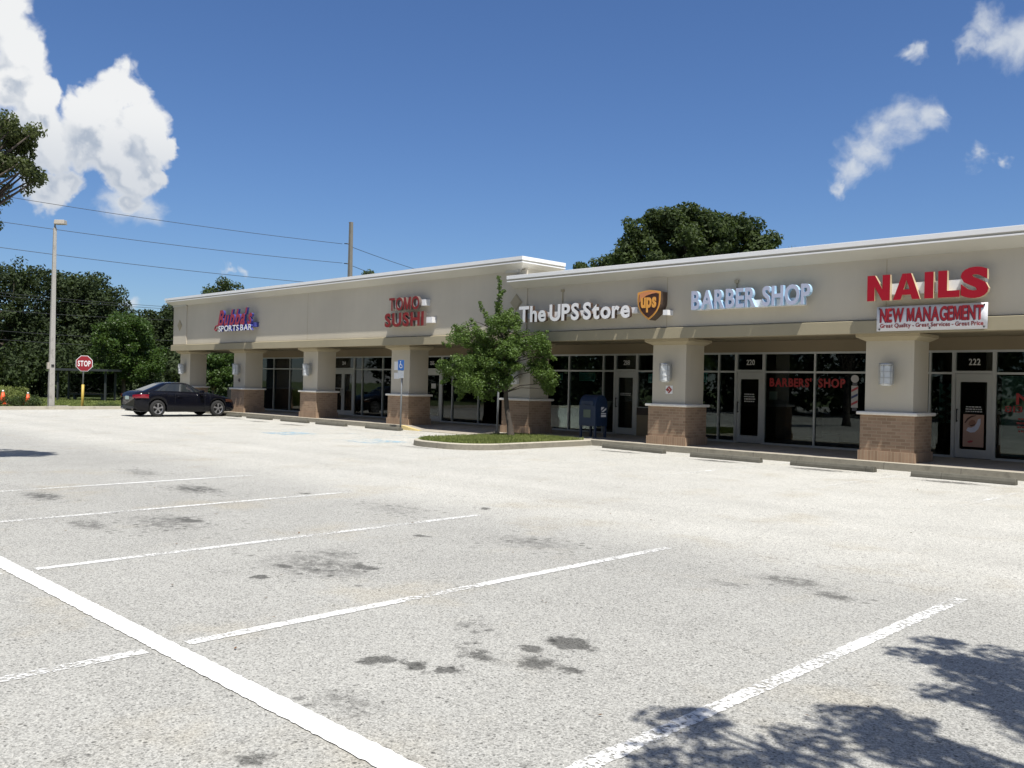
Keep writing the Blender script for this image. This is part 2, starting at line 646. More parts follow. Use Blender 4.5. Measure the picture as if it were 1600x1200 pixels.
def asphalt():
    m, k = newmat('weathered_asphalt')
    p = k.pos
    x, y, z = k.sep(p)[:3]
    w1 = k.noise(p, 2.6, 5, 0.65)
    big = k.noise(p, 0.22, 4, 0.6)
    mid = k.noise(p, 1.1, 4, 0.6)
    agg = k.sep(k.voro(p, 105, 'Color'))[0]
    agg2 = k.sep(k.voro(p, 210, 'Color'))[1]
    sp = k.noise(p, 52, 3, 0.7)
    # traffic lane worn paler than the parking bays
    lane = k.ramp(y, 6.6, 9.0)
    base = k.mix(lane, (0.328, 0.325, 0.302), (0.435, 0.427, 0.390))
    grain = k.m('ADD', k.m('MULTIPLY', k.m('SUBTRACT', agg, 0.5), 0.62), k.m('MULTIPLY', k.m('SUBTRACT', agg2, 0.5), 0.45))
    grain = k.m('ADD', grain, k.m('MULTIPLY', k.m('SUBTRACT', sp, 0.5), 0.5))
    tone = k.m('ADD', k.m('MULTIPLY', k.m('SUBTRACT', big, 0.5), 0.34), k.m('MULTIPLY', k.m('SUBTRACT', mid, 0.5), 0.26))
    f = k.m('ADD', 1.0, k.m('ADD', grain, tone))
    # dark pits where stones have come out
    pit = k.voro(p, 14, 'Distance')
    pr = k.sep(k.voro(p, 14, 'Color'))[0]
    pm = k.m('MULTIPLY', k.ramp(pit, 0.10, 0.20, 1, 0), k.m('GREATER_THAN', pr, 0.84))
    pit2 = k.voro(p, 38, 'Distance')
    pr2 = k.sep(k.voro(p, 38, 'Color'))[2]
    pm2 = k.m('MULTIPLY', k.ramp(pit2, 0.16, 0.34, 1, 0), k.m('GREATER_THAN', pr2, 0.80))
    f = k.m('MULTIPLY', f, k.m('SUBTRACT', 1.0, k.m('MULTIPLY', pm, 0.62)))
    f = k.m('MULTIPLY', f, k.m('SUBTRACT', 1.0, k.m('MULTIPLY', pm2, 0.55)))
    # oil stains
    acc = None
    wv = k.v('SUBTRACT', k.noise(p, 3.5, 4, 0.6, 'Color'), (0.5, 0.5, 0.5))
    wp = k.v('ADD', p, k.v('SCALE', wv, None, 0.34))
    wv2 = k.v('SUBTRACT', k.noise(p, 15, 3, 0.6, 'Color'), (0.5, 0.5, 0.5))
    wp = k.v('ADD', wp, k.v('SCALE', wv2, None, 0.10))
    brk = k.noise(p, 9, 6, 0.75)
    near = None
    for (sx, sy, rx, ry, st) in STAINS:
        d = k.v('MULTIPLY', k.v('SUBTRACT', wp, (sx, sy, 0)), (1 / rx, 1 / ry, 0))
        ln_ = k.v('LENGTH', d)
        near = ln_ if near is None else k.m('MINIMUM', near, ln_)
        a = k.m('MULTIPLY', k.ramp(ln_, 0.25, 1.25, 1, 0), st)
        acc = a if acc is None else k.m('MAXIMUM', acc, a)
    acc = k.m('MULTIPLY', acc, k.ramp(k.m('ADD', brk, k.m('MULTIPLY', acc, 0.20)), 0.45, 0.62, 0.10, 1.45))
    f = k.m('MULTIPLY', f, k.m('SUBTRACT', 1.0, k.m('MINIMUM', acc, 0.66)))
    # drips spattered round the stains
    dsp = k.v('ADD', p, k.v('SCALE', wv2, None, 0.04))
    drip = k.m('MULTIPLY', k.ramp(k.voro(dsp, 7.5, 'Distance'), 0.12, 0.34, 1, 0), k.m('GREATER_THAN', k.sep(k.voro(dsp, 7.5, 'Color'))[0], 0.52))
    drip = k.m('MULTIPLY', drip, k.ramp(near, 0.7, 2.6, 0.55, 0))
    f = k.m('MULTIPLY', f, k.m('SUBTRACT', 1.0, drip))
    # hairline cracks
    cw = k.v('ADD', p, k.v('SCALE', wv, None, 0.5))
    ck = k.voro(cw, 0.33, 'Distance', 'DISTANCE_TO_EDGE')
    ckm = k.m('MULTIPLY', k.ramp(ck, 0.0, 0.0035, 1, 0), k.ramp(k.noise(p, 0.45, 3, 0.6), 0.46, 0.60, 0, 0.42))
    f = k.m('MULTIPLY', f, k.m('SUBTRACT', 1.0, ckm))
    # two dull wheel tracks down the lane
    tr = k.m('ADD', k.ramp(k.m('ABSOLUTE', k.m('SUBTRACT', y, 9.6)), 0.1, 0.7, 1, 0), k.ramp(k.m('ABSOLUTE', k.m('SUBTRACT', y, 11.2)), 0.1, 0.7, 1, 0))
    f = k.m('MULTIPLY', f, k.m('SUBTRACT', 1.0, k.m('MULTIPLY', k.m('MULTIPLY', tr, k.ramp(mid, 0.35, 0.7)), 0.13)))
    yel = k.ramp(k.noise(p, 0.8, 4, 0.6), 0.52, 0.72)
    base = k.mix(k.m('MULTIPLY', yel, 0.35), base, (0.345, 0.305, 0.225))
    col = k.scale_col(base, f)
    hb = k.m('ADD', agg, k.m('MULTIPLY', sp, 1.0))
    finish(k, col, 0.92, 0, hb, 0.006, 0.55, 0.2)
    return m


M_ASPH = asphalt()
a = MB()
a.add([(LOT_X0, -70, 0), (40, -70, 0), (40, 30, 0), (LOT_X0, 30, 0)], [(0, 1, 2, 3)])
kind(a.build('asphalt', M_ASPH))


def paint_mat(name, col, wear0, wear1, scale=22):
    m, k = newmat(name)
    n = k.noise(k.pos, scale, 5, 0.75)
    n2 = k.noise(k.pos, 1.3, 3, 0.5)
    a_ = k.ramp(k.m('ADD', n, k.m('MULTIPLY', k.m('SUBTRACT', n2, 0.5), 0.5)), wear0, wear1, 0, 1)
    g_ = k.noise(k.pos, 60, 3, 0.6)
    c = k.scale_col(col, k.m('ADD', 0.9, k.m('MULTIPLY', g_, 0.2)))
    finish(k, c, 0.75, alpha=a_, spec=0.3)
    return m


M_PAINT_NEW = paint_mat('stripe_paint_thick', (0.70, 0.70, 0.68), 0.20, 0.27)
M_PAINT_OLD = paint_mat('stripe_paint_worn', (0.64, 0.64, 0.62), 0.40, 0.52, 30)
M_PAINT_FAINT = paint_mat('stripe_paint_faded', (0.74, 0.74, 0.71), 0.44, 0.72)
M_BLUE_FAINT = paint_mat('faded_blue_paint', (0.30, 0.52, 0.66), 0.36, 0.76, 6)
M_BLUE_PALE = paint_mat('pale_blue_paint', (0.44, 0.58, 0.66), 0.44, 0.80, 5)


def stripe(x0, y0, x1, y1, wd, m, z=0.004, jag=0.007, name='parking_stripe'):
    a_, b_ = np.array([x0, y0]), np.array([x1, y1])
    L = np.linalg.norm(b_ - a_)
    t = (b_ - a_) / L
    nrm = np.array([-t[1], t[0]])
    n = max(2, int(L / 0.03))
    vs, fs = [], []
    for i in range(n + 1):
        c = a_ + t * L * i / n
        vs.append((*(c - nrm * (wd / 2 + random.uniform(-jag, jag))), z))
        vs.append((*(c + nrm * (wd / 2 + random.uniform(-jag, jag))), z))
    for i in range(n):
        fs.append((2 * i, 2 * i + 2, 2 * i + 3, 2 * i + 1))
    mb = MB()
    mb.add(vs, fs)
    ob = mb.build(name, m)
    return kind(ob)


stripe(-42, 2.32, 12, 2.32, 0.145, M_PAINT_NEW, 0.006, 0.006)
for i in range(-1, 5):
    X = -2.40 - 2.743 * i
    Xf = X - 0.02 * max(i, 0)
    stripe(X, 2.45, Xf, 7.47, 0.10, M_PAINT_OLD)
    if i < 4:
        stripe(X, 2.20, X, -2.8, 0.10, M_PAINT_OLD)
# bays along the shops
for X, y0 in ((-4.43, 13.6), (-6.87, 13.6), (-9.55, 13.5), (-12.25, 13.6), (-26.3, 13.6), (-28.4, 13.6), (-30.9, 13.6), (-33.4, 13.6)):
    stripe(X, y0, X, 18.6, 0.10, M_PAINT_FAINT)


def wheelchair(mb, cx, cy, s, z):
    """painted access emblem: seated figure and wheel"""
    def disc(x, y, r, n=12):
        mb.add([(cx + s * (x + r * math.cos(2 * math.pi * i / n)), cy + s * (y + r * math.sin(2 * math.pi * i / n)), z) for i in range(n)], [tuple(range(n))])
    def bar(xa, ya, xb, yb, wd):
        t = np.array([xb - xa, yb - ya]); t = t / np.linalg.norm(t); q = np.array([-t[1], t[0]]) * wd / 2
        mb.add([(cx + s * (xa - q[0]), cy + s * (ya - q[1]), z), (cx + s * (xb - q[0]), cy + s * (yb - q[1]), z), (cx + s * (xb + q[0]), cy + s * (yb + q[1]), z), (cx + s * (xa + q[0]), cy + s * (ya + q[1]), z)], [(0, 1, 2, 3)])
    disc(-0.05, 0.38, 0.075)
    bar(-0.04, 0.28, 0.0, 0.02, 0.09)
    bar(0.0, 0.02, 0.2, 0.02, 0.07)
    bar(0.2, 0.02, 0.29, -0.24, 0.07)
    n = 22
    vs, fs = [], []
    for i in range(n + 1):
        a_ = R(120 + 240 * i / n)
        for r in (0.2, 0.27):
            vs.append((cx + s * (0.02 + r * math.cos(a_)), cy + s * (-0.08 + r * math.sin(a_)), z))
    for i in range(n):
        fs.append((2 * i, 2 * i + 1, 2 * i + 3, 2 * i + 2))
    mb.add(vs, fs)


for (bx, by) in ((-23.45, 14.2), (-19.35, 14.35)):
    mb = MB()
    mb.add([(bx - .62, by - .62, .005), (bx + .62, by - .62, .005), (bx + .62, by + .62, .005), (bx - .62, by + .62, .005)], [(0, 1, 2, 3)])
    kind(mb.build('parking_emblem', M_BLUE_FAINT))
    mb = MB()
    wheelchair(mb, bx, by, 1.15, 0.009)
    kind(mb.build('parking_emblem', M_PAINT_FAINT))
for (xa, ya, xb, yb) in ((-22.6, 13.4, -22.6, 18.0), (-20.3, 13.6, -20.3, 18.0), (-22.5, 14.2, -20.4, 15.6), (-22.5, 15.7, -20.4, 17.1), (-25.2, 13.4, -25.2, 17.9), (-18.5, 13.6, -18.5, 17.0)):
    stripe(xa, ya, xb, yb, 0.11, M_BLUE_PALE, 0.006)

# ---- kerb and sidewalk
def concrete(name, col, var=0.2):
    m, k = newmat(name)
    n1 = k.noise(k.pos, 1.2, 5, 0.65)
    n2 = k.noise(k.pos, 14, 4, 0.65)
    n3 = k.noise(k.pos, 70, 3, 0.6)
    f = k.m('ADD', 1.0, k.m('ADD', k.m('MULTIPLY', k.m('SUBTRACT', n1, 0.5), var * 2), k.m('MULTIPLY', k.m('SUBTRACT', n2, 0.5), var * 1.6)))
    f = k.m('ADD', f, k.m('MULTIPLY', k.m('SUBTRACT', n3, 0.5), 0.2))
    x = k.sep(k.pos)[0]
    fx = k.m('ABSOLUTE', k.m('SUBTRACT', k.m('FRACT', k.m('MULTIPLY', x, 1 / 1.52)), 0.5))
    f = k.m('MULTIPLY', f, k.ramp(fx, 0.494, 0.497, 1.0, 0.6))
    stain = k.ramp(k.noise(k.pos, 3.1, 4, 0.7), 0.52, 0.72)
    f = k.m('MULTIPLY', f, k.m('SUBTRACT', 1.0, k.m('MULTIPLY', stain, 0.30)))
    finish(k, k.scale_col(col, f), 0.9, 0, n2, 0.006, 0.4, 0.2)
    return m


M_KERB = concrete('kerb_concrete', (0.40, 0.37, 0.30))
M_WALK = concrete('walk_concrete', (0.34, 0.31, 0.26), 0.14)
M_KERBF = concrete('kerb_face_dark', (0.215, 0.20, 0.16), 0.3)  # darker concrete for the upright kerb faces
M_STOP = concrete('wheel_stop_concrete', (0.115, 0.11, 0.09), 0.3)
M_YEL = mat('yellow_kerb_paint', (0.50, 0.40, 0.18), 0.8, 0.3, 9)


def walk_z(x, y):
    t = 1.0
    if -23.9 < x < -19.5:
        if x < -22.9:
            q = (-22.9 - x) / 1.0
        elif x > -20.5:
            q = (x + 20.5) / 1.0
        else:
            q = 0
        r = min(1, max(0, (y - 18.76) / 1.5))
        t = max(q, r)
    return 0.012 + 0.138 * t


xs = sorted(set([-42.3, 8.0] + list(np.arange(-42, 8, 0.5)) + list(np.arange(-24.2, -19.2, 0.1).round(2))))
ys = [18.91, 19.1, 19.4, 19.7, 20.0, 20.3, 20.8, 21.4, 21.9]
mb = MB()
vs = [(x, y, walk_z(x, y)) for y in ys for x in xs]
nx_ = len(xs)
fs = [(j * nx_ + i, j * nx_ + i + 1, (j + 1) * nx_ + i + 1, (j + 1) * nx_ + i) for j in range(len(ys) - 1) for i in range(nx_ - 1)]
mb.add(vs, fs)
kind(mb.build('sidewalk', M_WALK))
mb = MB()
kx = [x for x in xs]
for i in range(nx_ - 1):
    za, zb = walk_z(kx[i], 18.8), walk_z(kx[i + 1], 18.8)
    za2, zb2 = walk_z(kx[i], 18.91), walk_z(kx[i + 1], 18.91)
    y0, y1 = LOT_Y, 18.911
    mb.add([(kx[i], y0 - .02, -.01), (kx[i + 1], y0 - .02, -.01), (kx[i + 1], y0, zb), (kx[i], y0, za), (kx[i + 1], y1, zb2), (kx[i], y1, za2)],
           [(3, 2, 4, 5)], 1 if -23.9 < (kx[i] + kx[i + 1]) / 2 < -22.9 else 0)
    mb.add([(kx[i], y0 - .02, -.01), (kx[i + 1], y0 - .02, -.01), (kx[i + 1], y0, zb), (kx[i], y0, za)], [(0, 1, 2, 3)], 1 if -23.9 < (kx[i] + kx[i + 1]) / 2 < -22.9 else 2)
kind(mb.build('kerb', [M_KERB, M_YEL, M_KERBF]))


def outline_island(x0, x1, y0, y1, r):
    pts = []
    for (cx, cy, a0) in ((x1 - r, y0 + r, -90), (x1, y1, None), (x0, y1, None), (x0 + r, y0 + r, 180)):
        if a0 is None:
            pts.append((cx, cy))
        else:
            for i in range(9):
                a_ = R(a0 + 90 * i / 8)
                pts.append((cx + r * math.cos(a_), cy + r * math.sin(a_)))
    return pts


def inset(pts, d):
    c = np.mean(pts, 0)
    out = []
    n = len(pts)
    for i in range(n):
        p0, p1, p2 = (np.array(pts[(i + j) % n]) for j in (-1, 0, 1))
        t1 = (p1 - p0) / (np.linalg.norm(p1 - p0) + 1e-9)
        t2 = (p2 - p1) / (np.linalg.norm(p2 - p1) + 1e-9)
        nn = np.array([-(t1 + t2)[1], (t1 + t2)[0]])
        nn = nn / (np.linalg.norm(nn) + 1e-9)
        cs = max(0.5, abs(np.dot(nn, np.array([-t1[1], t1[0]]))))
        out.append(tuple(p1 + nn * d / cs))
    return out


ISL = outline_island(-18.35, -15.5, 14.25, 18.755, 1.1)
ISL_IN = inset(ISL, 0.16)
n = len(ISL)
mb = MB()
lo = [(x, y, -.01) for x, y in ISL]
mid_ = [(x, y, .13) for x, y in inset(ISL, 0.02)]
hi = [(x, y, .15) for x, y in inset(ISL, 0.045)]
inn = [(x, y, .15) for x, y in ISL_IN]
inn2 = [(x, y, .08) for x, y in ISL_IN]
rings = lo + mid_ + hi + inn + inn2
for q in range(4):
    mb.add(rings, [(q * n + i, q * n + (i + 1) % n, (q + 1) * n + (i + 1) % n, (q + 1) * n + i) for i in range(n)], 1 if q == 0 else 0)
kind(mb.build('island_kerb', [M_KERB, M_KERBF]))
mb = MB()
mb.add([(x, y, .14) for x, y in ISL_IN], [tuple(range(n))])
kind(mb.build('island_soil', M_TURF))


def quads_mesh(name, P, A, B, m, parent=None, z_off=None):
    """leaf quads: centre P, half axes A and B"""
    N = len(P)
    V = np.empty((N, 4, 3), np.float32)
    V[:, 0] = P - A; V[:, 1] = P + B; V[:, 2] = P + A; V[:, 3] = P - B
    me = bpy.data.meshes.new(name)
    me.vertices.add(N * 4)
    me.vertices.foreach_set('co', V.reshape(-1))
    me.loops.add(N * 4)
    me.loops.foreach_set('vertex_index', np.arange(N * 4, dtype=np.int32))
    me.polygons.add(N)
    me.polygons.foreach_set('loop_start', np.arange(0, N * 4, 4, dtype=np.int32))
    me.update(calc_edges=True)
    me.materials.append(m)
    ob = bpy.data.objects.new(name, me)
    COL.objects.link(ob)
    if parent is not None:
        ob.parent = parent
    return ob


def unit(a):
    return a / (np.linalg.norm(a, axis=1, keepdims=True) + 1e-9)


def blades(name, X, Y, Z, h, wd, m):
    N = len(X)
    lean = rng.normal(0, 0.45, (N, 2))
    ax = unit(np.stack([lean[:, 0], lean[:, 1], np.ones(N)], 1)) * (h * rng.uniform(0.5, 1.2, N))[:, None] / 2
    an = rng.uniform(0, 6.28, N)
    sd = np.stack([np.cos(an), np.sin(an), np.zeros(N)], 1) * wd / 2
    P = np.stack([X, Y, Z], 1) + ax
    return kind(quads_mesh(name, P, ax, sd, m), 'stuff')


def in_poly(x, y, poly):
    c = np.zeros(len(x), bool)
    j = len(poly) - 1
    for i in range(len(poly)):
        xi, yi = poly[i]; xj, yj = poly[j]
        c ^= ((yi > y) != (yj > y)) & (x < (xj - xi) * (y - yi) / (yj - yi + 1e-12) + xi)
        j = i
    return c


gx, gy = rng.uniform(-18.3, -15.6, 30000), rng.uniform(14.3, 18.7, 30000)
k_ = in_poly(gx, gy, ISL_IN)
blades('island_grass', gx[k_], gy[k_], np.full(k_.sum(), .13), 0.10, 0.016, M_GRASS)

# ---- west edge: kerb, planting strip, path, lawn
mb = MB()
mb.prism([(LOT_X0 - .16, -.01), (LOT_X0 + .02, -.01), (LOT_X0, .14), (LOT_X0 - .16, .15)], 'y', -20, 30)
kind(mb.build('kerb', M_KERB))
mb = MB()
mb.box(-48.2, -40, -.015, -46.7, 60, .03)
kind(mb.build('path', M_WALK))
mb = MB()
mb.box(-46.7, 14.6, -.015, -43.52, 15.7, .035)
kind(mb.build('path', M_KERB))
gx, gy = rng.uniform(-46.6, -43.6, 26000), rng.uniform(5, 24, 26000)
k_ = ~((gy > 14.5) & (gy < 15.8))
blades('lawn_grass', gx[k_], gy[k_], np.zeros(k_.sum()), 0.16, 0.035, M_GRASS)
gx, gy = rng.uniform(-60, -48.3, 40000), rng.uniform(5, 34, 40000)
blades('lawn_grass', gx, gy, np.zeros(len(gx)), 0.16, 0.05, M_GRASS)


# ================================================================== TREES
def leafball(centers, radii, counts, size, up=0.35, flat=0.85):
    Ps, As, Bs = [], [], []
    for c, r, nn in zip(centers, radii, counts):
        d = unit(rng.normal(0, 1, (nn, 3)))
        rr = r * rng.uniform(0.25, 1.0, nn) ** 0.55
        p = d * rr[:, None]
        p[:, 2] *= flat
        nrm = unit(d * 0.6 + rng.normal(0, 0.55, (nn, 3)) + np.array([0, 0, up]))
        t = unit(np.cross(nrm, rng.normal(0, 1, (nn, 3))))
        b = np.cross(nrm, t)
        s = size * rng.uniform(0.6, 1.25, nn)[:, None]
        Ps.append(p + np.asarray(c)); As.append(t * s * 0.5); Bs.append(b * s * 0.27)
    return np.vstack(Ps), np.vstack(As), np.vstack(Bs)


def clumps_in(lobes, per, rmin, rmax, shell=0.55):
    """lobes: (x,y,z,rx,ry,rz) -> clump centres and radii"""
    C, Rr = [], []
    for (x, y, z, rx, ry, rz), nn in zip(lobes, per):
        d = unit(rng.normal(0, 1, (nn, 3)))
        f = rng.uniform(shell, 1.0, nn)[:, None]
        C.append(np.array([x, y, z]) + d * f * np.array([rx, ry, rz]))
        Rr.append(rng.uniform(rmin, rmax, nn))
    return np.vstack(C), np.concatenate(Rr)


def limbs(mb, base, fork, targets, r0, n=6):
    base, fork = Vector(base), Vector(fork)
    mb.tube([base + Vector((0, 0, -.05)), base + (fork - base) * 0.12, base + (fork - base) * 0.55 + Vector((random.uniform(-.05, .05), random.uniform(-.05, .05), 0)) * r0 * 4, fork], [r0 * 1.5, r0 * 1.05, r0 * 0.9, r0 * 0.75], 10)
    for t in targets:
        t = Vector(t)
        d = t - fork
        mb.tube([fork - (fork - base) * 0.05, fork + d * 0.35 + Vector((random.uniform(-1, 1), random.uniform(-1, 1), 1.0)) * d.length * 0.07, fork + d * 0.7 + Vector((random.uniform(-1, 1), random.uniform(-1, 1), 1.0)) * d.length * 0.05, t],
                [r0 * 0.55, r0 * 0.36, r0 * 0.2, r0 * 0.06], n)


def make_tree(name, label, loc, lobes, per, rmin, rmax, leaves, size, lm, bm, trunk_r, fork, nlimb=14, shell=0.55, group=None, up=0.35):
    t = thing(name, label, 'tree', loc, group)
    C, Rr = clumps_in(lobes, per, rmin, rmax, shell)
    wts = Rr ** 2
    cnt = np.maximum(6, (leaves * wts / wts.sum()).astype(int))
    P, A, B = leafball(C, Rr, cnt, size, up)
    quads_mesh('crown', P, A, B, lm, t)
    mb = MB()
    idx = np.argsort(-Rr)[:nlimb] if nlimb < len(C) else range(len(C))
    limbs(mb, (0, 0, 0), fork, [C[i] for i in idx], trunk_r)
    mb.build('trunk', bm, t, local=True)
    return t


# young shade tree in the island (local frame: u along the picture, w away)
UR, UF = np.array([_r0[0], _r0[1]]), np.array([FWD[0], FWD[1]])
YL = [(-.15, 3.15, .36, .32, 16), (-.62, 3.15, .30, .28, 12), (-1.5, 2.80, .38, .30, 18), (-.95, 2.68, .55, .42, 34), (-.02, 2.62, .55, .45, 36), (.60, 2.62, .50, .34, 26), (.9, 2.48, .26, .24, 9),
      (-1.4, 2.0, .58, .45, 36), (-1.95, 1.86, .25, .2, 9), (-.6, 1.9, .6, .42, 38), (-1.35, 1.40, .45, .28, 18), (-.78, 1.28, .34, .18, 11),
      (-.12, 1.98, .4, .4, 18), (.88, 1.92, .42, .36, 28), (1.08, 1.45, .2, .2, 8), (-.4, 2.3, .8, .5, 44), (-1.0, 1.6, .7, .35, 28), (-.3, 1.58, .4, .25, 12)]
# shoots: u0,z0 -> u1,z1, clump radius, clumps
YS_ = [(-.40, 3.2, -.44, 4.50, .10, 13), (-.42, 3.5, -.62, 3.78, .08, 4), (-.45, 3.9, -.28, 4.12, .07, 3), (-.68, 3.1, -1.10, 3.78, .09, 7), (-1.1, 3.0, -1.30, 3.3, .09, 3), (-1.6, 2.9, -1.78, 3.12, .09, 3),
       (.1, 3.1, .12, 3.50, .10, 4), (.7, 2.8, 1.05, 2.98, .09, 4), (1.0, 2.3, 1.32, 2.2, .10, 4), (1.1, 1.6, 1.22, 1.2, .09, 4), (-1.9, 2.0, -2.25, 2.05, .09, 4), (-1.9, 1.6, -2.15, 1.45, .09, 4), (-1.5, 1.25, -1.62, .98, .09, 4),
       (-.7, 1.15, -.55, .98, .08, 3), (-.2, 3.3, -.1, 3.62, .09, 4), (-1.9, 2.5, -2.1, 2.6, .08, 3)]
yt = thing('young_shade_tree', 'young green shade tree with slim trunk and tall leader growing in grass island', 'tree', (-17.55, 17.65, .14))
C, Rr = [], []
for (ua, za_, ub, zb_, rr_, nn) in YS_:
    for i in range(nn):
        t = (i + .5) / nn
        uu, ww = ua + (ub - ua) * t + rng.normal(0, .03), rng.normal(0, .05)
        q = UR * uu + UF * ww
        C.append((q[0], q[1], za_ + (zb_ - za_) * t)); Rr.append(rr_ * (1.25 - .6 * t))
for (u, z, ru, rz, nn) in YL:
    for _ in range(nn):
        d = rng.normal(0, 1, 3); d /= np.linalg.norm(d); d *= rng.uniform(0.3, 1.0)
        uu, ww = u + d[0] * ru, d[1] * ru * 1.1 + (0 if ru < .3 else rng.normal(0, .22))
        q = UR * uu + UF * ww
        C.append((q[0], q[1], z + d[2] * rz)); Rr.append(rng.uniform(.11, .24))
C, Rr = np.array(C), np.array(Rr)
C[:, :2] = C[:, :2] * .92
P, A, B = leafball(C, Rr, (np.array(Rr) ** 1.5 * 1900).astype(int) + 20, 0.060, 0.45)
quads_mesh('crown', P, A, B, M_LEAF_YOUNG, yt)
mb = MB()
tk = [(.02, 0, -.06), (0.0, 0, .1), (-.03, 0, .35), (-.11, .02, .75), (-.15, .02, 1.1), (-.16, 0, 1.6), (-.22, 0, 2.3), (-.38, 0, 3.2), (-.42, 0, 4.25)]
mb.tube([(UR[0] * u + UF[0] * q, UR[1] * u + UF[1] * q, z) for u, q, z in tk], [.15, .10, .082, .07, .066, .06, .045, .026, .008], 10)
for i in rng.choice(len(C), 40, replace=False):
    zz = min(3.6, max(1.25, C[i][2] - np.hypot(C[i][0], C[i][1]) * .45))
    f = np.interp(zz, [q[2] for q in tk], [q[0] for q in tk])
    s_ = Vector((UR[0] * f, UR[1] * f, zz)); e_ = Vector(C[i])
    mb.tube([s_, s_.lerp(e_, .35) + Vector((random.uniform(-.06, .06), random.uniform(-.06, .06), .10)), s_.lerp(e_, .7) + Vector((random.uniform(-.05, .05), random.uniform(-.05, .05), .06)), e_], [.02, .014, .009, .004], 5)
mb.build('trunk', M_BARKD, yt, local=True)


def oak_lobes(rad, h0, h1, n, seed):
    r_ = np.random.default_rng(seed)
    L = [(0, 0, (h0 + h1) / 2, rad * .7, rad * .7, (h1 - h0) * .42)]
    for i in range(n):
        a_ = 2 * math.pi * i / n + r_.uniform(-.3, .3)
        q = rad * r_.uniform(.45, .7)
        zz = h0 + (h1 - h0) * r_.uniform(.25, .78)
        s = rad * r_.uniform(.3, .46)
        L.append((q * math.cos(a_), q * math.sin(a_), zz, s, s, s * .8))
    return L


def place(u, depth):
    d = ray(u, 600)
    h = np.array([d[0], d[1]])
    p = h * depth
    return (float(p[0]), float(p[1]), 0.0)


# big oak behind the shops, built on its silhouette lobes (u metres along the picture, z)
def sil_tree(name, label, px, depth, lobes, leaves, size, lm, bm, per=16, rmin=.5, rmax=1.0, trunk_r=.3, fork_z=3.0, group=None, thickf=1.0, nlimb=16):
    L = []
    for (u, z, ru, rz) in lobes:
        for w_ in ((0,) if ru < 1 else (-.45, .45)):
            wv = w_ * ru * thickf + rng.normal(0, .2 * ru)
            L.append((UR[0] * u + UF[0] * wv, UR[1] * u + UF[1] * wv, z, ru * .9, ru * .9, rz))
    return make_tree(name, label, place(px, depth), L, [max(6, int(per * l[3] * l[5] / 2)) for l in L], rmin, rmax, leaves, size, lm, bm, trunk_r, (0, 0, fork_z), nlimb, .5, group)


def px_lobes(px0, depth, items):
    """silhouette lobes surveyed in the photo -> metres"""
    out = []
    hy = 601 + .0225 * (px0 - 800)
    for (u, v, ru, rv) in items:
        out.append(((u - px0) / FPX * depth, EYE + (601 + .0225 * (u - 800) - v) / FPX * depth, ru / FPX * depth, rv / FPX * depth))
    return out


D = 52
rng = np.random.default_rng(23)
sil_tree('oak_tree', 'large dark green oak with lumpy crown rising behind the shops roof', 1085, D,
         px_lobes(1085, D, [(978, 388, 24, 18), (1000, 362, 32, 28), (1035, 352, 30, 32), (1085, 348, 36, 30), (1130, 368, 36, 28), (1160, 358, 26, 24), (1188, 376, 22, 20),
                            (1050, 402, 60, 34), (1120, 407, 60, 36), (1178, 405, 34, 30), (1000, 402, 44, 26), (1085, 440, 70, 50), (1080, 378, 70, 36), (1110, 358, 34, 34), (965, 402, 24, 18), (1062, 342, 22, 20), (1020, 345, 20, 18)]),
         52000, 0.25, M_LEAF_OAK, M_BARKD, 13, .35, .72, .45, 5.0)
sil_tree('oak_tree', 'low treetop just showing over the roof left of the large oak', 925, 60,
         px_lobes(925, 60, [(905, 418, 16, 8), (940, 412, 18, 8), (962, 408, 14, 9), (930, 440, 44, 22), (925, 480, 40, 30)]), 9000, 0.24, M_LEAF_OAK, M_BARKD, 14, .3, .6, .25, 4.0)
sil_tree('oak_tree', 'dark treetop showing over the roofline above the sports bar sign', 345, 88,
         px_lobes(345, 88, [(325, 455, 12, 8), (358, 450, 18, 10), (345, 480, 34, 22), (350, 520, 40, 40)]), 9000, 0.3, M_LEAF_OAK, M_BARKD, 14, .4, .8, .3, 4.0)
sil_tree('oak_tree', 'small treetop poking over the roof right of the utility pole', 574, 88,
         px_lobes(574, 88, [(574, 432, 8, 6), (566, 445, 14, 10), (574, 480, 26, 26), (574, 520, 30, 30)]), 5000, 0.3, M_LEAF_OAK, M_BARKD, 14, .4, .7, .25, 4.0)
# west woods
sil_tree('oak_tree', 'tall dark oak filling the left edge of the picture beyond the hedge', 25, 64,
         px_lobes(25, 64, [(-40, 440, 50, 40), (20, 440, 45, 34), (60, 455, 40, 36), (0, 500, 60, 44), (60, 510, 50, 40), (20, 560, 70, 40), (-60, 540, 60, 60), (90, 560, 36, 40)]),
         34000, 0.26, M_LEAF_DARK, M_BARKD, 11, .5, 1.0, .4, 3.0, 'dark oaks beyond the west kerb')
sil_tree('oak_tree', 'dark oak right behind the concrete light pole', 118, 68,
         px_lobes(118, 68, [(115, 452, 34, 26), (140, 462, 36, 26), (95, 480, 34, 34), (165, 475, 28, 24), (130, 500, 50, 40), (170, 510, 34, 34), (120, 550, 60, 36)]),
         26000, 0.26, M_LEAF_DARK, M_BARKD, 11, .5, 1.0, .35, 3.0, 'dark oaks beyond the west kerb')
sil_tree('oak_tree', 'dark oak between the bushy lit tree and the left end of the shops', 262, 74,
         px_lobes(262, 74, [(270, 492, 26, 18), (245, 505, 30, 18), (215, 505, 24, 16), (255, 530, 40, 26), (225, 540, 40, 26), (285, 520, 24, 26), (250, 570, 60, 24)]),
         18000, 0.28, M_LEAF_DARK, M_BARKD, 12, .5, .9, .3, 3.0, 'dark oaks beyond the west kerb')
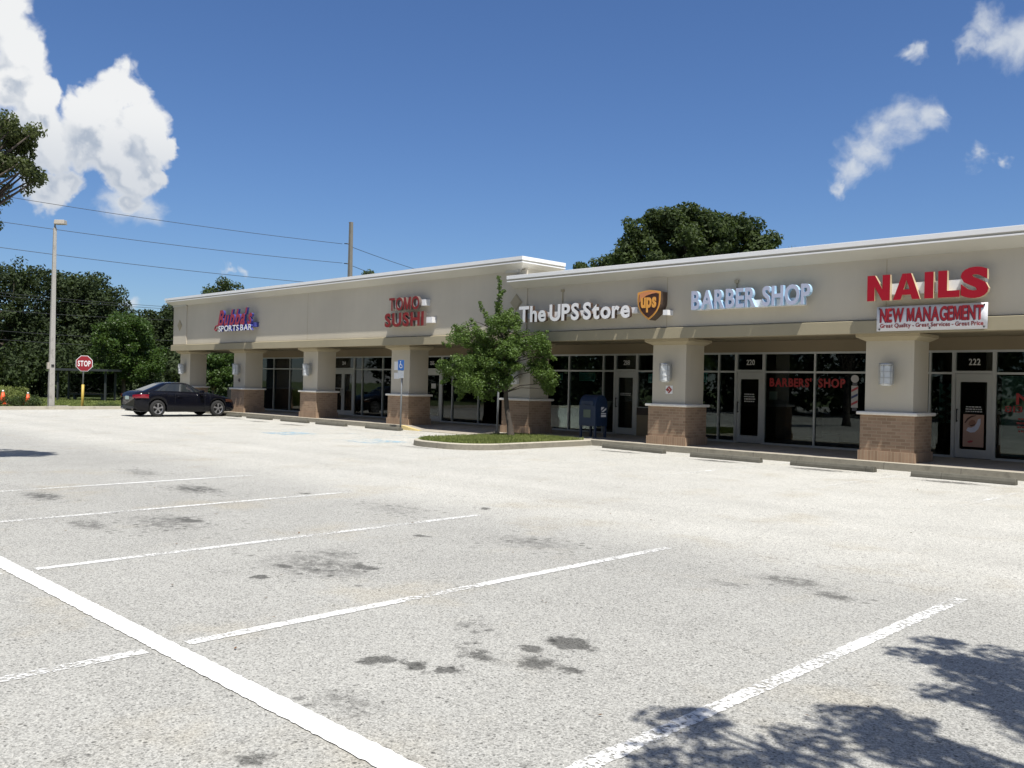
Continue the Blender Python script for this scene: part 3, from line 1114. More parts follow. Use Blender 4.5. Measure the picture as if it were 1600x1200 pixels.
sil_tree('oak_tree', 'farther dark oak seen through the gap between its neighbours left of the shops', 190, 92,
         px_lobes(190, 92, [(185, 500, 34, 16), (205, 515, 30, 20), (160, 520, 40, 30), (230, 540, 40, 30), (190, 560, 70, 40), (300, 560, 50, 34), (350, 570, 40, 34), (60, 550, 80, 50)]),
         20000, 0.34, M_LEAF_DARK, M_BARKD, 8, .7, 1.3, .3, 3.0, 'dark oaks beyond the west kerb')
sil_tree('bushy_tree', 'bushy bright green tree standing right of the stop sign', 193, 56,
         px_lobes(193, 56, [(200, 505, 26, 18), (180, 515, 26, 20), (215, 525, 26, 22), (165, 535, 26, 22), (195, 545, 36, 26), (232, 550, 22, 22), (150, 560, 18, 20), (185, 572, 36, 22), (225, 578, 26, 20), (150, 582, 14, 12), (245, 572, 12, 12)]),
         22000, 0.17, M_LEAF_MID, M_BARK, 30, .28, .55, .13, 1.4, None, .8, 20)
sil_tree('slim_tree', 'slim pale trunked tree seen through the opening between the two leftmost pillars', 333, 58,
         px_lobes(333, 58, [(335, 560, 16, 14), (350, 565, 14, 16), (325, 575, 14, 14), (345, 585, 18, 14), (330, 592, 12, 10), (355, 592, 12, 12)]),
         9000, 0.16, M_LEAF_MID, M_BARK, 34, .25, .5, .09, .8, None, .8, 14)
# understory that closes the wood
Cs, Rs, Ns = [], [], []
for i in range(300):
    u = rng.uniform(-260, 372)
    dp = rng.uniform(58, 80)
    p = place(u, dp)
    Cs.append((p[0], p[1], rng.uniform(.2, 3.4))); Rs.append(rng.uniform(.7, 1.5)); Ns.append(190)
P, A, B = leafball(Cs, Rs, Ns, 0.3)
kind(quads_mesh('understory', P, A, B, M_LEAF_DARK), 'stuff')
Cs, Rs, Ns = [], [], []
for i in range(260):
    u = rng.uniform(-300, 420)
    p = place(u, rng.uniform(96, 120))
    Cs.append((p[0], p[1], rng.uniform(.3, 8.0))); Rs.append(rng.uniform(1.2, 2.4)); Ns.append(150)
P, A, B = leafball(Cs, Rs, Ns, 0.5)
kind(quads_mesh('tree_belt', P, A, B, M_LEAF_DARK), 'stuff')
# belt of trees added unseen behind the camera, to darken the shop window reflections
Cs, Rs, Ns = [], [], []
for i in range(900):
    Cs.append((rng.uniform(-75, 45), rng.uniform(-24, -11), rng.uniform(.4, 13.0))); Rs.append(rng.uniform(1.3, 2.5)); Ns.append(190)
P, A, B = leafball(Cs, Rs, Ns, 0.5)
kind(quads_mesh('tree_belt', P, A, B, M_LEAF_DARK), 'stuff')

# car-park trees: left one reaches into the picture, right one only throws its shade in
M_LEAF_LIVE = leaf_mat('leaf_live_oak', (0.032, 0.044, 0.015), (0.105, 0.125, 0.045), 0.25, 0.55)
tl = make_tree('live_oak', 'live oak whose leafy branch tips hang into the upper left corner', (-18.35, 2.85, 0),
               [(0, 0, 5.2, 1.8, 1.8, 1.5), (.9, 1.5, 5.75, .9, .9, .45), (.7, 1.7, 5.2, 1.0, .9, .35), (1.1, 1.1, 5.35, .9, .9, .5), (.5, 1.7, 4.8, .8, .8, .3), (.3, 1.3, 4.45, .8, .7, .35), (1.25, 2.0, 5.65, .6, .7, .25), (.75, 1.45, 4.05, .35, .4, .35), (1.0, 1.55, 4.3, .3, .3, .3), (1.35, 2.0, 5.1, .5, .5, .2)],
               [40, 24, 22, 20, 16, 16, 14, 9, 6, 9], .10, .21, 21000, 0.072, M_LEAF_LIVE, M_BARKD, .16, (0, 0, 2.4), 90, .25)
tr_ = make_tree('live_oak', 'live oak just outside the frame casting leafy shade on the near bays', (2.75, 2.75, 0),
                [(0, 0, 5.2, 2.2, 2.2, 1.4), (-2.3, 1.95, 4.7, 1.15, .75, .5), (-2.55, .55, 4.6, .9, .6, .4), (-2.7, -.05, 4.6, .8, .5, .4), (-2.0, -.9, 4.3, .9, .6, .4), (-1.6, 1.2, 4.9, .8, .6, .4)],
                [80, 28, 11, 7, 5, 10], .10, .27, 18000, 0.085, M_LEAF_LIVE, M_BARKD, .18, (0, 0, 2.4), 120, .2)

# ================================================================== STRIP MALL
YB, YW, YC, YS = 18.665, 18.765, 18.43, 21.85    # band face, wall face, cornice face, shop-front line
XL, XM, XR = -41.46, -18.20, 7.5                # left end, step between wings, right end (out of frame)
ZB0, ZB1 = 2.86, 3.155                          # band
mall = thing('strip_mall', 'long beige single storey shopping strip with tan band, brick based pillars and dark shop windows', 'building', (-17, 20, 0))


def sz(z, y):   # heights were surveyed on the plane 19.06
    return EYE + (z - EYE) * y / 19.06


zR0, zR1 = sz(4.475, YW), sz(4.905, YC)
zL0, zL1 = sz(5.02, YW), sz(5.465, YC)
BACK = 33.0
# facades (thick walls)
mb = MB()
mb.box(XM, YW, ZB1, XR, YW + .25, zR1 - .03)
mb.build('facade', M_WALL, mall)
mb = MB()
mb.box(XL, YW, ZB1, XM, YW + .25, zL1 - .03)
mb.box(XL, YW + .25, ZB1, XL + .25, BACK, zL1 - .03)
mb.box(XM - .25, YW + .25, ZB1, XM, 20.1, zL1 - .03)
mb.box(XL, YW - .035, ZB1 + .001, XL + 1.36, YW, zL0 + .02)           # corner pilaster
mb.box(-19.01, YW - .035, ZB1 + .001, -18.08, YW, zL0 + .02)          # pilaster at the step
mb.build('facade', M_WALL, mall)


def diamond(cx, cz, hw, hh, y):
    mb = MB()
    for s, yy in ((1.0, y), (.82, y - .012)):
        mb.prism([(cx - hw * s, cz), (cx, cz - hh * s), (cx + hw * s, cz), (cx, cz + hh * s)], 'y', yy - .015, yy)
    return mb.build('diamond_ornament', M_CAP, mall)


diamond(-18.50, 4.04, .25, .25, YW - .036)
diamond(XL + .68, 4.05, .24, .26, YW - .036)
# stucco control joints
for x in (-29.82, -13.16, -7.63, -18.52):
    mb = MB()
    mb.box(x - .006, YW - .004, ZB1 + .01, x + .006, YW + .01, (zL0 if x < -18.2 and x > -18.4 or x < -19 else zR0) - .02)
    mb.build('control_joint', M_CAP, mall)


def cornice_profile(z0, z1):
    """outline in (y,z): wall foot, slope out, lip, groove, metal fascia"""
    return [(YW + .10, z0 - .0), (YW - .0, z0), (YC + .02, z1 - .19), (YC + .0, z1 - .185), (YC + .0, z1 - .155), (YC + .035, z1 - .15), (YC + .035, z1 - .105), (YW + .10, z1 - .105)]


mb = MB()
mb.prism(cornice_profile(zR0, zR1), 'x', XM - .42, XR)
mb.build('cornice', M_CORN, mall)
mb = MB()
mb.box(XM - .425, YC - .012, zR1 - .105, XR, YC + .55, zR1)
mb.box(XM - .424, YC - .006, zR1 - .186, XR, YC + .005, zR1 - .154)
mb.build('coping', M_WHITE, mall, bevel=.006)
XE = -18.34                                       # wall face under the step's cornice
ZT = zL1


def sweep(mb, path, prof, closed=True):
    """profile (d outward, z) carried along a plan path with mitred corners (outward = right of travel)"""
    path = [np.array(p, float) for p in path]
    n_, m_ = len(path), len(prof)
    vs = []
    for i, p in enumerate(path):
        t0 = path[i] - path[i - 1] if i else path[1] - path[0]
        t1 = path[i + 1] - path[i] if i < n_ - 1 else path[-1] - path[-2]
        t0 = t0 / np.linalg.norm(t0); t1 = t1 / np.linalg.norm(t1)
        n0, n1 = np.array([t0[1], -t0[0]]), np.array([t1[1], -t1[0]])
        b_ = n0 + n1
        b_ = b_ / np.dot(b_, n0)
        for d, z in prof:
            vs.append((p[0] + b_[0] * d, p[1] + b_[1] * d, z))
    fs = [(i * m_ + j, i * m_ + (j + 1) % m_, (i + 1) * m_ + (j + 1) % m_, (i + 1) * m_ + j) for i in range(n_ - 1) for j in range(m_)]
    fs += [tuple(range(m_ - 1, -1, -1)), tuple(range((n_ - 1) * m_, n_ * m_))]
    mb.add(vs, fs)


PATH = [(XL, BACK), (XL, YW), (XE, YW), (XE, 20.32)]
PC = YW - YC
mb = MB()
sweep(mb, PATH, [(-.10, zL0), (0, zL0), (PC - .02, ZT - .19), (PC, ZT - .185), (PC, ZT - .155), (PC - .035, ZT - .15), (PC - .035, ZT - .105), (-.10, ZT - .105)])
mb.box(XL - .04, YW - .07, zL0 - .045, XL + 1.36, YW + .01, zL0 + .08)
mb.box(-18.95, YW - .07, zL0 - .045, XE - .01, YW + .01, zL0 + .08)
mb.build('cornice', M_CORN, mall)
mb = MB()
sweep(mb, PATH, [(-.3, ZT - .104), (PC + .012, ZT - .104), (PC + .012, ZT), (-.3, ZT)])
sweep(mb, PATH, [(PC - .006, ZT - .186), (PC + .006, ZT - .186), (PC + .006, ZT - .154), (PC - .006, ZT - .154)])
mb.build('coping', M_WHITE, mall)
# band with a sloping top ledge
mb = MB()
bp = [(YB, ZB0), (YB, ZB1 - .035), (YW + .05, ZB1 + .002), (YW + .05, ZB0)]
sweep(mb, [(XL, BACK), (XL, YW), (XR, YW)], [(YW - y, z) for y, z in bp])
mb.build('band', M_BAND, mall)
# soffit, header wall, roof deck
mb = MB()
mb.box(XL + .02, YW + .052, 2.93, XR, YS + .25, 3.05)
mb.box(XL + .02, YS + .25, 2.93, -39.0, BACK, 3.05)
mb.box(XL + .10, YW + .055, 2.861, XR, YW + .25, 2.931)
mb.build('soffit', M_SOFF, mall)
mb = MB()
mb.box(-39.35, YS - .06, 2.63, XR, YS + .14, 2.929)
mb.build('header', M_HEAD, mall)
mb = MB()
mb.box(XL + .25, YW + .25, 3.9, XM - .25, BACK, 4.0)
mb.box(XM, YW + .25, 3.9, XR, BACK, 4.0)
mb.build('roof', M_CORN, mall)
# shell: end walls, back, interior
mb = MB()
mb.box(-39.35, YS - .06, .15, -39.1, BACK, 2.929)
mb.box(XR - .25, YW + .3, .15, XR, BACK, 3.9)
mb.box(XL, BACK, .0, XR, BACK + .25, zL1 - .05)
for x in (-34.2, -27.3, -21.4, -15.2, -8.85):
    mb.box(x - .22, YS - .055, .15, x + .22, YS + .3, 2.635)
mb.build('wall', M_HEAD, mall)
mb = MB()
mb.box(-39.1, YS + .14, .05, XR - .25, 30, .155)
mb.build('interior_floor', M_DARKFLOOR, mall)
mb = MB()
mb.box(-39.1, 29.0, .155, XR - .25, 29.2, 2.93)
for x in (-34.2, -27.3, -21.4, -15.2, -8.85):
    mb.box(x - .08, YS + .3, .155, x + .08, 29.0, 2.93)
# counters and shelving that loom behind the glass
for (xa, ya, xb, yb, zz) in ((-20.5, 24.5, -18.2, 25.1, 1.1), (-18.0, 26, -16, 26.3, 2.2), (-13.5, 24.6, -12.9, 27, 1.3), (-11.4, 25.0, -9.6, 25.5, 1.0), (-32, 24.5, -29, 25.2, 1.1), (-38, 24.6, -35, 25.3, 1.15), (-6, 24.5, -3, 25.1, 1.0), (-21, 23.4, -19.6, 23.8, 1.5)):
    mb.box(xa, ya, .155, xb, yb, zz)
mb.build('interior', M_DARK, mall)


# ---- pillars
def pillar(x0, y0=19.13, yd=.82, ped_y=19.05, wdt=1.02):
    x1 = x0 + wdt
    y1 = y0 + yd
    mb = MB()
    mb.box(x0, y0, 1.20, x1, y1, 2.74)
    p = mb.build('pillar', M_PIL, mall)
    mb = MB()
    e = .065
    bx = (x0 - e, y0 - e - .01, x1 + e, y1 + e)
    mb.box(bx[0], bx[1], .30, bx[2], bx[3], 1.13, 0)
    mb.box(bx[0] - .03, bx[1] - .03, .14, bx[2] + .03, bx[3] + .03, .36, 1)
    mb.build('brick_base', [M_BRICK, M_SOLD], p)
    mb = MB()
    mb.box(bx[0] - .07, bx[1] - .07, 1.13, bx[2] + .07, bx[3] + .07, 1.20)
    mb.build('ledge', M_LEDGE, p, bevel=.022)
    mb = MB()
    mb.frustum((x0 - .01, y0 - .01, x1 + .01, y1 + .01, 2.72), (x0 - .16, y0 - .16, x1 + .16, y1 + .1, 2.80))
    mb.box(x0 - .165, y0 - .165, 2.80, x1 + .165, y1 + .1, 2.862)
    mb.build('cap', M_CAP, p)
    return p


PX0 = [-8.19, -13.82, -19.28, -24.97, -30.63, -36.24, -41.50]
for x in PX0:
    pillar(x)
pillar(-2.4)
pillar(3.4)
pillar(XL + .05, 24.6, .9)

# ---- shop fronts
FT, TB0, TB1, SILL = 2.63, 2.075, 2.125, .20    # frame top, transom bar, sill top
MW = .045


def window_bay(xa, xb, low=SILL):
    mb = MB()
    y0, y1 = YS - .05, YS + .05
    mb.box(xa, y0, .15, xa + MW / 2, y1, FT)
    mb.box(xb - MW / 2, y0, .15, xb, y1, FT)
    mb.box(xa + MW / 2, y0 + .002, FT - .05, xb - MW / 2, y1 - .002, FT)
    mb.box(xa + MW / 2, y0 + .002, TB0, xb - MW / 2, y1 - .002, TB1)
    mb.box(xa + MW / 2, y0 + .002, .15, xb - MW / 2, y1 - .002, low)
    wd = mb.build('shop_window', M_ALU, mall)
    mb = MB()
    mb.box(xa + MW / 2, YS - .005, low, xb - MW / 2, YS + .005, TB0)
    mb.box(xa + MW / 2, YS - .005, TB1, xb - MW / 2, YS + .005, FT - .05)
    mb.build('pane', M_GLASS, wd)
    return wd


M_VINYL = mat('white_vinyl', (0.62, 0.62, 0.60), 0.5, .05, 5)
M_HANDLE = mat('black_handle', (0.03, 0.03, 0.03), 0.4, .1, 8)


def door(xa, xb, number, leaves=1, hinge=1):
    mb = MB()
    y0, y1 = YS - .055, YS + .055
    mb.box(xa, y0, .15, xa + .06, y1, FT)
    mb.box(xb - .06, y0, .15, xb, y1, FT)
    mb.box(xa + .06, y0 + .002, FT - .05, xb - .06, y1 - .002, FT)
    mb.box(xa + .06, y0 + .002, TB0 + .02, xb - .06, y1 - .002, TB1 + .03)
    pa = MB()
    pa.box(xa + .06, YS - .005, TB1 + .03, xb - .06, YS + .005, FT - .05)
    hd = MB()
    wl = (xb - xa - .12) / leaves
    for i in range(leaves):
        l0, l1 = xa + .065 + i * wl, xa + .055 + (i + 1) * wl
        mb.box(l0, y0 + .012, .165, l0 + .10, y1 - .02, TB0 + .015)
        mb.box(l1 - .10, y0 + .012, .165, l1, y1 - .02, TB0 + .015)
        mb.box(l0 + .10, y0 + .013, .165, l1 - .10, y1 - .021, .36)
        mb.box(l0 + .10, y0 + .013, 1.90, l1 - .10, y1 - .021, TB0 + .015)
        pa.box(l0 + .10, YS - .02, .36, l1 - .10, YS - .012, 1.90)
        hx = (l0 + .05) if (hinge > 0 if leaves == 1 else i == 1) else (l1 - .05)
        hd.tube([(hx, y0 - .05, .98), (hx, y0 - .05, 1.28)], .014, 8)
        hd.box(hx - .012, y0 - .05, .99, hx + .012, y0 + .012, 1.01)
        hd.box(hx - .012, y0 - .05, 1.25, hx + .012, y0 + .012, 1.27)
    d = mb.build('door', M_ALU, mall)
    pa.build('pane', M_GLASS, d)
    hd.build('handle', M_HANDLE if leaves == 1 else M_ALU, d)
    cx = (xa + xb) / 2
    wn = .082 * len(number)
    if number:
        put_text(number, cx - wn * .5, cx + wn * .5, 2.29, 2.43, YS - .012, .006, M_VINYL, d, 'house_number', bold=.012, gap=.08)
    return d


window_bay(-8.62, -7.80)
window_bay(-7.80, -7.29)
d222 = door(-7.29, -6.39, '222')
w222 = window_bay(-6.39, -3.6)
window_bay(-3.6, -1.3)
window_bay(-1.3, 1.2)
window_bay(1.2, 4.0)
wA = window_bay(-14.98, -13.50)
window_bay(-13.50, -12.97)
d220 = door(-12.97, -12.09, '220')
wB = window_bay(-12.09, -10.66)
wC = window_bay(-10.66, -9.07)
window_bay(-21.18, -20.40)
window_bay(-20.40, -19.07)
window_bay(-19.07, -17.65)
window_bay(-17.65, -17.20)
d218 = door(-17.20, -16.32, '218')
wlow = window_bay(-16.32, -15.42, 1.02)
mb = MB()
mb.box(-16.30, YS - .07, .78, -15.42, YS - .045, 1.0)
mb.build('panel', mat('dark_brown_panel', (.05, .035, .025), .5), wlow)
mb = MB()
mb.box(-16.30, YS - .065, .15, -15.42, YS - .051, .779)
mb.build('apron', M_HEAD, wlow)
d216 = door(-26.62, -25.36, '216')
wS1 = window_bay(-25.36, -24.78)
wS2 = window_bay(-24.78, -23.36)
wS3 = window_bay(-23.36, -21.62)
window_bay(-27.08, -26.62)
d214 = door(-32.62, -30.98, '214', 2)
window_bay(-33.98, -32.62)
window_bay(-30.98, -30.43)
window_bay(-30.43, -29.04)
window_bay(-29.04, -27.52)
window_bay(-39.08, -37.47)
window_bay(-37.47, -36.06)
window_bay(-36.06, -34.42)

# purple lattice screens behind the sushi glass
M_PURP = mat('purple_screen', (.16, .085, .13), .6, .25, 3)
def lattice(xa, xb, z0, z1, parent):
    mb = MB()
    mb.box(xa, YS + .075, z0, xb, YS + .085, z1, 0)
    nx = max(2, int((xb - xa) / .14))
    for i in range(nx + 1):
        x = xa + (xb - xa) * i / nx
        mb.box(x - .022, YS + .055, z0, x + .022, YS + .074, z1, 1)
    nz = int((z1 - z0) / .16)
    for i in range(nz + 1):
        z = z0 + (z1 - z0) * i / nz
        mb.box(xa, YS + .060, z - .012, xb, YS + .073, z + .012, 1)
    mb.build('lattice_screen', [M_PURP, M_BLACK], parent)


lattice(-24.7, -23.42, .24, 1.25, wS2)
lattice(-23.3, -21.7, .24, 1.25, wS3)
lattice(-25.3, -24.84, .24, 1.25, wS1)
lattice(-26.38, -25.52, .38, 1.2, d216)

# lettering on the glass
M_REDV = mat('red_vinyl', (.34, .018, .018), .5, .08, 6)
put_text("BARBERS'", at(1203, 600, YS)[0], at(1268, 600, YS)[0], 1.72, 1.93, YS - .012, .006, M_REDV, wB, 'lettering', bold=.035, gap=.07)
put_text('SHOP', at(1279, 600, YS)[0], at(1321, 600, YS)[0], 1.72, 1.93, YS - .012, .006, M_REDV, wC, 'lettering', bold=.035, gap=.12)
put_text('NAILS', at(1588, 618, YS)[0], at(1588, 618, YS)[0] + 1.25, 1.42, 1.66, YS - .012, .006, M_REDV, w222, 'lettering', bold=.02)
put_text('813', at(1570, 634, YS)[0], at(1570, 634, YS)[0] + .36, 1.24, 1.38, YS - .012, .006, mat('dull_red_vinyl', (.3, .03, .03), .5), w222, 'lettering', bold=.01)


def scribble(parent, xa, xb, z0, z1, rows, m, y=YS - .024):
    """fine print too small to read: broken dashes"""
    mb = MB()
    for r in range(rows):
        zc = z1 - (z1 - z0) * (r + .5) / rows
        h = (z1 - z0) / rows * .45
        x = xa + random.uniform(0, .04)
        while x < xb - .03:
            q = random.uniform(.02, .07)
            mb.box(x, y - .002, zc - h / 2, min(xb, x + q), y + .002, zc + h / 2)
            x += q + .016
    return mb.build('fine_print', m, parent)


scribble(d222, -7.03, -6.66, 1.20, 1.36, 3, M_VINYL)
scribble(d220, -12.73, -12.36, 1.26, 1.52, 4, M_VINYL)
scribble(d218, -16.98, -16.56, 1.34, 1.44, 2, M_VINYL)
scribble(w222, -5.95, -5.1, .78, 1.14, 4, MATS['dull_red_vinyl'], YS - .012)
scribble(d214, -32.4, -31.9, 1.26, 1.32, 1, M_VINYL)

# barber pole decal on the glass
mb = MB()
bx = at(1336, 600, YS)[0]
ring = [(bx + .10 * math.cos(2 * math.pi * i / 24), 1.94 + .10 * math.sin(2 * math.pi * i / 24)) for i in range(24)]
mb.prism(ring, 'y', YS - .014, YS - .008, 0)
mb.box(bx - .06, YS - .0141, 1.78, bx + .06, YS - .0081, 1.84, 3)
mb.box(bx - .085, YS - .0135, 1.22, bx + .085, YS - .0085, 1.77, 0)
for i, c in enumerate((1, 2, 1)):
    z = 1.27 + i * .17
    mb.prism([(bx - .08, z), (bx + .08, z + .08), (bx + .08, z + .14), (bx - .08, z + .06)], 'y', YS - .0165, YS - .0136, c)
mb.box(bx - .06, YS - .0141, 1.14, bx + .06, YS - .0081, 1.215, 3)
mb.build('barber_pole_decal', [mat('decal_white', (.55, .53, .52), .5), mat('decal_red', (.5, .08, .09), .5), mat('decal_blue', (.06, .08, .2), .5), mat('decal_grey', (.10, .10, .12), .5)], wC)

# vertical blinds in the nail salon
mb = MB()
x = -6.3
while x < -3.7:
    mb.add([(x, YS + .14, .25), (x + .085, YS + .19, .25), (x + .085, YS + .19, 2.05), (x, YS + .14, 2.05)], [(0, 1, 2, 3)])
    x += .092
mb.build('blinds', mat('green_blinds', (.20, .34, .29), .7, .12, 3), w222)

# ================================================================== SHOP SIGNS
M_RED = mat('red_acrylic', (.34, .006, .018), .35, .06, 3)
M_GOLD = mat('gold_trim', (.55, .45, .29), .4, .1, 4)
M_SIGNW = mat('sign_white', (.78, .78, .78), .4, .05, 3)
M_LAV = mat('sign_lavender', (.42, .45, .57), .4, .06, 3)
M_SKYB = mat('sign_pale_blue', (.42, .62, .80), .4, .05, 3)
M_BLUE = mat('sign_blue', (.05, .06, .26), .4, .08, 3)
M_BROWN = mat('sign_brown', (.085, .055, .040), .4, .08, 3)
M_DKBROWN = mat('sign_dark_brown', (.055, .022, .015), .4, .08, 3)
M_ORNG = mat('sign_gold', (.72, .34, .07), .4, .06, 3)
M_TRET = mat('letter_return_dark', (.15, .115, .10), .5, .1, 4)
M_DRED = mat('sign_deep_red', (.20, .014, .012), .4, .1, 3)


def sign(name, label, x0, z0):
    return thing(name, label, 'shop sign', (x0, YW, z0), 'signs on the facade')


YF = YW - .30


def fz(u, v, y=YF):
    return float(at(u, v, y)[2])


def fx(u, v, y=YF):
    return float(at(u, v, y)[0])


# NAILS
s1 = sign('shop_sign', 'big red channel letters reading NAILS above the white banner', fx(1450, 460), fz(1355, 471))
x0, x1 = fx(1355, 455), fx(1545, 445)
zb, zt = fz(1355, 471), fz(1355, 431.5)


def block_letter(ch, xa, xb, za, zb):
    """heavy grotesque capital as one outline, unit box"""
    if ch == 'N':
        o = [(0, 0), (.33, 0), (.33, .55), (.66, 0), (1, 0), (1, 1), (.67, 1), (.67, .45), (.34, 1), (0, 1)]
    elif ch == 'A':
        o = [(0, 0), (.29, 0), (.345, .18), (.655, .18), (.71, 0), (1, 0), (.66, 1), (.501, 1), (.501, .74), (.61, .39), (.39, .39), (.499, .74), (.499, 1), (.34, 1)]
    elif ch == 'I':
        o = [(0, 0), (1, 0), (1, 1), (0, 1)]
    elif ch == 'L':
        o = [(0, 0), (1, 0), (1, .25), (.42, .25), (.42, 1), (0, 1)]
    else:
        ctr = [(.14, .30), (.20, .19), (.36, .135), (.54, .13), (.73, .17), (.84, .28), (.80, .39), (.64, .46), (.42, .53), (.24, .61), (.17, .72), (.26, .83), (.45, .87), (.62, .865), (.77, .80), (.83, .70)]
        ctr = [np.array(c) for c in ctr]
        L_, R_ = [], []
        for i, c in enumerate(ctr):
            t = ctr[min(i + 1, len(ctr) - 1)] - ctr[max(i - 1, 0)]
            t = t / np.linalg.norm(t)
            h = .135 if 3 < i < 12 else .125
            q = np.array([-t[1], t[0]]) * h
            L_.append(c + q * np.array([1.12, .98])); R_.append(c - q * np.array([1.12, .98]))
        o = [tuple(p) for p in R_ + L_[::-1]]
    return [(xa + (xb - xa) * p[0], za + (zb - za) * p[1]) for p in o]


pos, tot = 0.0, 0.0
wid = {'N': .93, 'A': 1.06, 'I': .34, 'L': .80, 'S': 1.0}
tot = sum(wid[c] for c in 'NAILS') + .15 * 3 + .02
gaps = [.12, .16, .17, .02]
for i, ch in enumerate('NAILS'):
    wl = wid[ch]
    xa_, xb_ = x0 + (x1 - x0) * pos / tot, x0 + (x1 - x0) * (pos + wl) / tot
    if ch == 'S':
        put_text('S', xa_, xb_, zb + .01, zt - .005, YF, .10, [M_RED, M_GOLD], s1, 'letter', one=False, bold=.055)
        continue
    mb = MB()
    o = block_letter(ch, xa_, xb_, zb - (.012 if ch == 'S' else 0), zt + (.012 if ch == 'S' else 0))
    cxx, czz = (xa_ + xb_) / 2, (zb + zt) / 2
    mb.prism(o, 'y', YF, YF + .10, 0)
    nfc = len(mb.f)
    mb.mi = [1] * nfc
    mb.mi[nfc - 2] = 0
    mb.build('letter', [M_RED, M_GOLD], s1)
    pos += wl + (gaps[i] if i < 4 else 0)
mb = MB(); mb.box(x0 + .3, YF + .101, fz(1400, 459), x1 - .1, YW - .001, fz(1400, 442)); mb.build('raceway', M_SIGNW, s1)
# BARBER SHOP
s2 = sign('shop_sign', 'pale lavender and blue channel letters reading BARBER SHOP', fx(1175, 470), fz(1079, 484))
x0, x1 = fx(1080, 470), fx(1266, 460)
put_text('BARBER SHOP', x0, x1, fz(1080, 483), fz(1080, 456), YF, .11, [M_LAV, M_SKYB], s2, 'letter', one=False, bold=.03, gap=.075, space=.30)
mb = MB(); mb.box(x0 + .05, YF + .111, fz(1080, 483) - .02, x1 - .22, YW - .001, fz(1080, 483) + .15); mb.build('raceway', M_SIGNW, s2)
# shipping shop lettering and shield
s3 = sign('shop_sign', 'white channel letters of the shipping store left of the brown shield', fx(900, 490), fz(811, 503))
x0, x1 = fx(811, 490), fx(984, 490)
zb, zt = fz(811, 503), fz(811, 480)
put_text('The UPS Store', x0, x1, zb, zt, YF, .10, [M_SIGNW, M_BROWN], s3, 'letter', one=False, bold=.032, gap=.06, space=.16)
mb = MB(); mb.box(x0 + .2, YF + .101, zb + .10, fx(992, 490), YW - .001, zb + .25); mb.build('raceway', M_SIGNW, s3)
s4 = sign('shield_sign', 'brown and gold shield sign beside the white shipping store lettering', fx(1014, 476), fz(1014, 501))
xa, xb, za, zt = fx(996, 476), fx(1032, 476), fz(1014, 500), fz(1014, 452)
xc, ww, hh = (xa + xb) / 2, (xb - xa) / 2, zt - za


def shield(s, dz=0.0):
    pts = []
    for i in range(9):
        t = i / 8
        pts.append((xc - ww * s + 2 * ww * s * t, zt - hh * .03 - hh * .06 * abs(2 * t - 1) ** 1.5 - hh * (1 - s) * .5))
    for t in (.35, .5, .62, .74, .84, .93):
        q = (1 - ((t - .3) / .7) ** 2.6)
        pts.append((xc + ww * s * max(0.02, q), zt - hh * t * s - hh * (1 - s) * .5))
    pts.append((xc, za + hh * (1 - s) * .5))
    for t in (.93, .84, .74, .62, .5, .35):
        q = (1 - ((t - .3) / .7) ** 2.6)
        pts.append((xc - ww * s * max(0.02, q), zt - hh * t * s - hh * (1 - s) * .5))
    return pts


mb = MB(); mb.prism(shield(.995), 'y', YF + .0021, YW - .001, 0); mb.build('shield', M_BROWN, s4)
mb = MB(); mb.prism(shield(1.0), 'y', YF - .0009, YF + .002, 0); mb.build('rim', M_ORNG, s4)
mb = MB(); mb.prism(shield(.86), 'y', YF - .012, YF - .001, 0); mb.build('shield_face', M_DKBROWN, s4)
mb = MB()
cres = [(xc - ww * .80, zt - hh * .13), (xc - ww * .4, zt - hh * .085), (xc, zt - hh * .075), (xc + ww * .45, zt - hh * .09), (xc + ww * .80, zt - hh * .13), (xc + ww * .3, zt - hh * .15), (xc - ww * .2, zt - hh * .20), (xc - ww * .55, zt - hh * .30), (xc - ww * .80, zt - hh * .42)]
mb.prism(cres, 'y', YF - .018, YF - .0121); mb.build('crescent', mat('sign_copper', (.60, .24, .10), .4), s4)
put_text('ups', xc - ww * .66, xc + ww * .66, za + hh * .42, za + hh * .74, YF - .024, .011, M_ORNG, s4, 'lettering', bold=.035, gap=.05, cap=.49)
mb = MB(); mb.box(fx(1034, 488), YF + .05, fz(1034, 492), fx(1041, 488), YW - .001, fz(1034, 484)); mb.build('junction_box', M_SIGNW, s4)
# sushi sign
s5 = sign('shop_sign', 'two rows of dark red channel letters reading TOMO SUSHI', fx(632, 490), fz(605, 511))
put_text('TOMO', fx(608, 475), fx(655, 473), fz(608, 485.5), fz(608, 466.5), YF, .11, [M_DRED, M_TRET], s5, 'letter', one=False, bold=.02, gap=.10)
put_text('SUSHI', fx(601, 500), fx(662, 498), fz(601, 510.5), fz(601, 491), YF, .11, [M_DRED, M_TRET], s5, 'letter', one=False, bold=.035, gap=.10)
mb = MB()
mb.box(fx(610, 475), YF + .111, fz(655, 477), fx(661, 472), YW - .001, fz(655, 467.5))
mb.box(fx(603, 500), YF + .111, fz(662, 504), fx(671, 498), YW - .001, fz(662, 495))
mb.build('raceway', M_SIGNW, s5)
